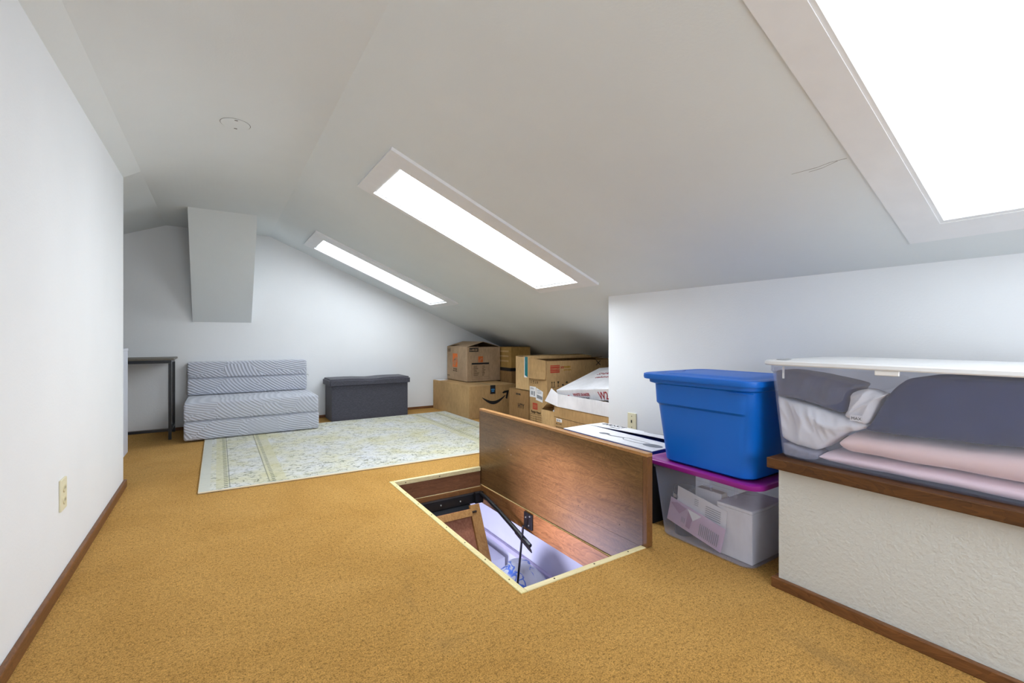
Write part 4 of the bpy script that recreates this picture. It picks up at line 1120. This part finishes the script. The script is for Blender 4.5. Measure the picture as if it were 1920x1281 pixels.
def roll(name, label, y0, y1, zfun, x0, x1, mat, seed):
    """thick folded blanket running along y: zfun(t)->(zlow, zhigh)"""
    bm = bmesh.new(); R = []; n = 34
    for i in range(n + 1):
        t = (i / n) ** 1.7; y = y0 + (y1 - y0) * t; zl, zh = zfun(t)
        e = math.sqrt(max(0.0, 1 - (1 - t / 0.045) ** 2)) if t < 0.045 else 1
        zc_ = (zl + zh) / 2; hz = (zh - zl) / 2 * max(0.25, e); cx = (x0 + x1) / 2; hx = (x1 - x0) / 2 * (0.97 + 0.03 * e)
        ring = []
        for k in range(28):
            a = 2 * PI * k / 28; ca, sa = math.cos(a), math.sin(a)
            px = cx + hx * math.copysign(abs(ca) ** 0.35, ca); pz = zc_ + hz * math.copysign(abs(sa) ** 0.8, sa)
            w = noise.noise(Vector((y * 9, a, seed))) * 0.004
            ring.append(Vector((px + (w if ca > 0 else w * 0.6), y, pz + w)))
        R.append(ring)
    loft(R, bm)
    return shade_auto(tag(obj(name, bm, mat), label, 'blanket'), 80)


CL = ((1.712, 0.02, 0.475), (2.14, 0.868, 0.795))
roll('folded_blanket', 'pale pink folded blanket lying lowest in the white-lidded bin', 0.735, 0.04, lambda t: (0.4765, 0.512 + 0.012 * math.sin(t * 2.5) - 0.012 * t), 1.714, 2.12, PCLOTH2, 1.0)
roll('folded_blanket', 'salmon pink folded blanket on top of the paler one in the white-lidded bin', 0.672, 0.04, lambda t: (0.522 - 0.005 * t, 0.583 + 0.034 * t), 1.712, 2.12, PCLOTH, 5.0)


def draped(name, label, cat, outline, depth, mat, seed, amp=0.012, fold=22, angle=0.5, x_off=0.0, relief=0.03, nb=120, nr=22, thick=None):
    """cloth bundle pressed against the front wall of the bin: its outline given as (y, z), folds in relief"""
    n = len(outline); P = [Vector(p) for p in outline]
    per = []
    for i in range(n):                                  # Catmull-Rom smoothed outline
        p0, p1, p2, p3 = P[i - 1], P[i], P[(i + 1) % n], P[(i + 2) % n]
        m = max(2, nb // n)
        for k in range(m):
            t = k / m
            per.append(0.5 * ((2 * p1) + (p2 - p0) * t + (2 * p0 - 5 * p1 + 4 * p2 - p3) * t * t + (3 * p1 - p0 - 3 * p2 + p3) * t ** 3))
    c = sum(per, Vector((0, 0))) / len(per)
    xin = lambda z: 1.7045 - 0.081 * (z - 0.48) + x_off
    ca, sa = math.cos(angle), math.sin(angle)
    ymx = lambda z: 0.8575 + (z - 0.48) * 0.07

    def fit(y, z, x):                                    # keep inside the bin's end wall and rounded corner
        ym = ymx(z) + 0.0; y = min(y, ym); d_ = y - (ym - 0.045)
        if d_ > 0: x = max(x, xin(z) + 0.001 + 0.045 - math.sqrt(max(0.0, 0.045 ** 2 - d_ * d_)))
        return Vector((x, y, min(z, 0.797)))
    R = []
    for j in range(1, nr + 1):
        r = j / nr; ring = []
        for q in per:
            p = c + (q - c) * r
            a_ = (p.x * ca + p.y * sa) * fold; b_ = (-p.x * sa + p.y * ca) * fold * 0.33
            w0 = noise.noise(Vector((a_ * 0.4, b_ * 0.4, seed + 7))) * 1.5
            f1 = abs(noise.noise(Vector((a_ + w0, b_ + w0, seed)))); f2 = abs(noise.noise(Vector((a_ * 2.3 - w0, b_ * 2.1, seed + 3))))
            bulge = 1 - math.sqrt(max(0.0, 1 - r ** 2.6))
            x = xin(p.y) + 0.002 + bulge * relief + amp * (f1 * 1.6 + f2 * 0.7) * (1 - 0.5 * r ** 4)
            ring.append(fit(p.x, p.y, x))
        R.append(ring)
    back = [[fit((c + (q - c)).x, q.y, max(xin(q.y) + depth * 0.55, xin(q.y) + (0.05 if depth > 0.05 else 0))) for q in per], [fit((c + (q - c) * 0.8).x, (c + (q - c) * 0.8).y, xin(q.y) + depth) for q in per]]
    bm = loft(R + back)
    return shade_auto(tag(obj(name, bm, mat), label, cat), 60)


draped('crumpled_sheet', 'crumpled white cotton sheet filling the left end of the white-lidded bin', 'sheet',
       [(0.880, 0.683), (0.831, 0.677), (0.754, 0.664), (0.706, 0.652), (0.66, 0.640), (0.603, 0.621), (0.625, 0.601), (0.663, 0.585), (0.715, 0.535), (0.749, 0.512), (0.784, 0.514), (0.837, 0.523), (0.868, 0.546), (0.879, 0.601)], 0.20, WCLOTH, 3.1, 0.020, 15, -0.35, relief=0.035)
draped('crumpled_sheet', 'smaller white cloth bunched up beside the navy duvet in the white-lidded bin', 'sheet',
       [(0.655, 0.645), (0.647, 0.667), (0.642, 0.693), (0.634, 0.722), (0.591, 0.739), (0.555, 0.728), (0.545, 0.726), (0.566, 0.703), (0.580, 0.667), (0.600, 0.628), (0.627, 0.632)], 0.12, WCLOTH, 8.4, 0.018, 20, 0.9, relief=0.022)
ctag = tag(obj('cloth_tag', flat([rect(0, 0, 0.034, 0.019)], (1.6905, 0.633, 0.636), *NX), PAPER), 'small printed care tag on the white cloth in the bin', 'tag')
text('MAX', 0.013, (1.6898, 0.630, 0.640), *NX, INK, ctag, 'lettering')
draped('dark_duvet', 'large dark navy duvet filling the middle of the white-lidded bin', 'duvet',
       [(0.411, 0.787), (0.48, 0.782), (0.510, 0.763), (0.533, 0.737), (0.553, 0.704), (0.573, 0.663), (0.590, 0.628), (0.600, 0.607), (0.536, 0.606), (0.462, 0.607), (0.395, 0.611), (0.333, 0.613), (0.262, 0.619), (0.15, 0.626), (0.04, 0.63), (0.03, 0.70), (0.04, 0.785), (0.15, 0.79), (0.28, 0.789)], 0.42, DCLOTH, 1.7, 0.006, 9, 0.3, relief=0.03)
draped('dark_clothes', 'dark clothes under clear wrap at the left end of the white-lidded bin', 'clothes',
       [(0.882, 0.770), (0.826, 0.783), (0.744, 0.772), (0.664, 0.757), (0.632, 0.746), (0.640, 0.728), (0.650, 0.700), (0.662, 0.655), (0.706, 0.660), (0.754, 0.673), (0.831, 0.686), (0.880, 0.692)], 0.22, DCLOTH, 6.6, 0.010, 16, 0.2, x_off=0.004)
draped('grey_cloth', 'small grey cloth under the white sheet in the white-lidded bin', 'cloth',
       [(0.850, 0.518), (0.789, 0.509), (0.754, 0.506), (0.738, 0.500), (0.742, 0.484), (0.769, 0.478), (0.831, 0.478), (0.856, 0.486)], 0.12, GCLOTH, 2.2, 0.006, 30, 0.4, relief=0.012)
draped('plastic_bag', 'wrinkled clear plastic bag around the dark clothes in the white-lidded bin', 'bag',
       [(0.884, 0.786), (0.744, 0.795), (0.616, 0.795), (0.498, 0.790), (0.49, 0.775), (0.539, 0.742), (0.591, 0.746), (0.640, 0.728), (0.660, 0.690), (0.715, 0.675), (0.779, 0.690), (0.880, 0.696)], 0.006, FILM, 9.2, 0.016, 30, 0.6, x_off=-0.0045, relief=0.004)
# ================================================================= WALL PLATES
op = thing('wall_outlet', 'ivory double power outlet low on the left wall', 'outlet', (XL, 2.274, 0.275))
obj('plate', box((XL, 2.238, 0.275), (XL + 0.007, 2.310, 0.388), 0.002), IVORY, op)
for z in (0.303, 0.346):
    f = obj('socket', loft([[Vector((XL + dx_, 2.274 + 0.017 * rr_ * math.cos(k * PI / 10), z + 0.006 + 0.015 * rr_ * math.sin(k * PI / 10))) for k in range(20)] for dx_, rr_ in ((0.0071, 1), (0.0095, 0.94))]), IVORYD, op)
    for dy in (-0.006, 0.006): obj('slot', box((XL + 0.0094, 2.274 + dy - 0.001, z + 0.004), (XL + 0.0099, 2.274 + dy + 0.001, z + 0.013)), DARKSLOT, f)
sp = thing('phone_jack', 'ivory wall plate with a small black jack on the right knee wall', 'wall plate', (XR, 2.12, 0.28))
obj('plate', box((XR - 0.007, 2.084, 0.280), (XR, 2.158, 0.394), 0.002), IVORY, sp)
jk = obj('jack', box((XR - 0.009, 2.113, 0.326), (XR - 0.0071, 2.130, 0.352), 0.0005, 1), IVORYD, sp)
obj('jack_hole', box((XR - 0.0096, 2.117, 0.330), (XR - 0.009, 2.126, 0.348)), DARKSLOT, jk)
for z in (0.300, 0.374):
    b = bmesh.new(); bmesh.ops.create_uvsphere(b, u_segments=8, v_segments=6, radius=0.003); bmesh.ops.translate(b, verts=b.verts, vec=(XR - 0.0075, 2.121, z)); obj('screw', b, SCREW, sp)

# round cover plate on the ceiling
b = bmesh.new()
ringp = lambda r, z: [Vector((0.073 + r * math.cos(k * PI / 24), 2.677 + r * math.sin(k * PI / 24), z)) for k in range(48)]
loft([ringp(0.064, ZC), ringp(0.064, ZC - 0.0025), ringp(0.061, ZC - 0.0035)], b)
cp = thing('ceiling_plate', 'round painted blank cover plate flush on the ceiling', 'cover plate', (0.073, 2.677, ZC - 0.0035))
obj('disc', b, CEIL, cp)
b = bmesh.new()
R0 = [b.verts.new(p) for p in ringp(0.0668, ZC - 0.001)]; R1 = [b.verts.new(p) for p in ringp(0.0641, ZC - 0.001)]
for k in range(48): b.faces.new((R0[k], R0[(k + 1) % 48], R1[(k + 1) % 48], R1[k]))
obj('gap_ring', b, M_plain('gap_shadow_line', (0.22, 0.21, 0.2, 1), 0.9, bump=0), cp)
for y in (2.625, 2.728):
    b = box((0.068, y - 0.003, ZC - 0.0045), (0.082, y + 0.003, ZC - 0.0034)); obj('screw', b, SCREW, cp)
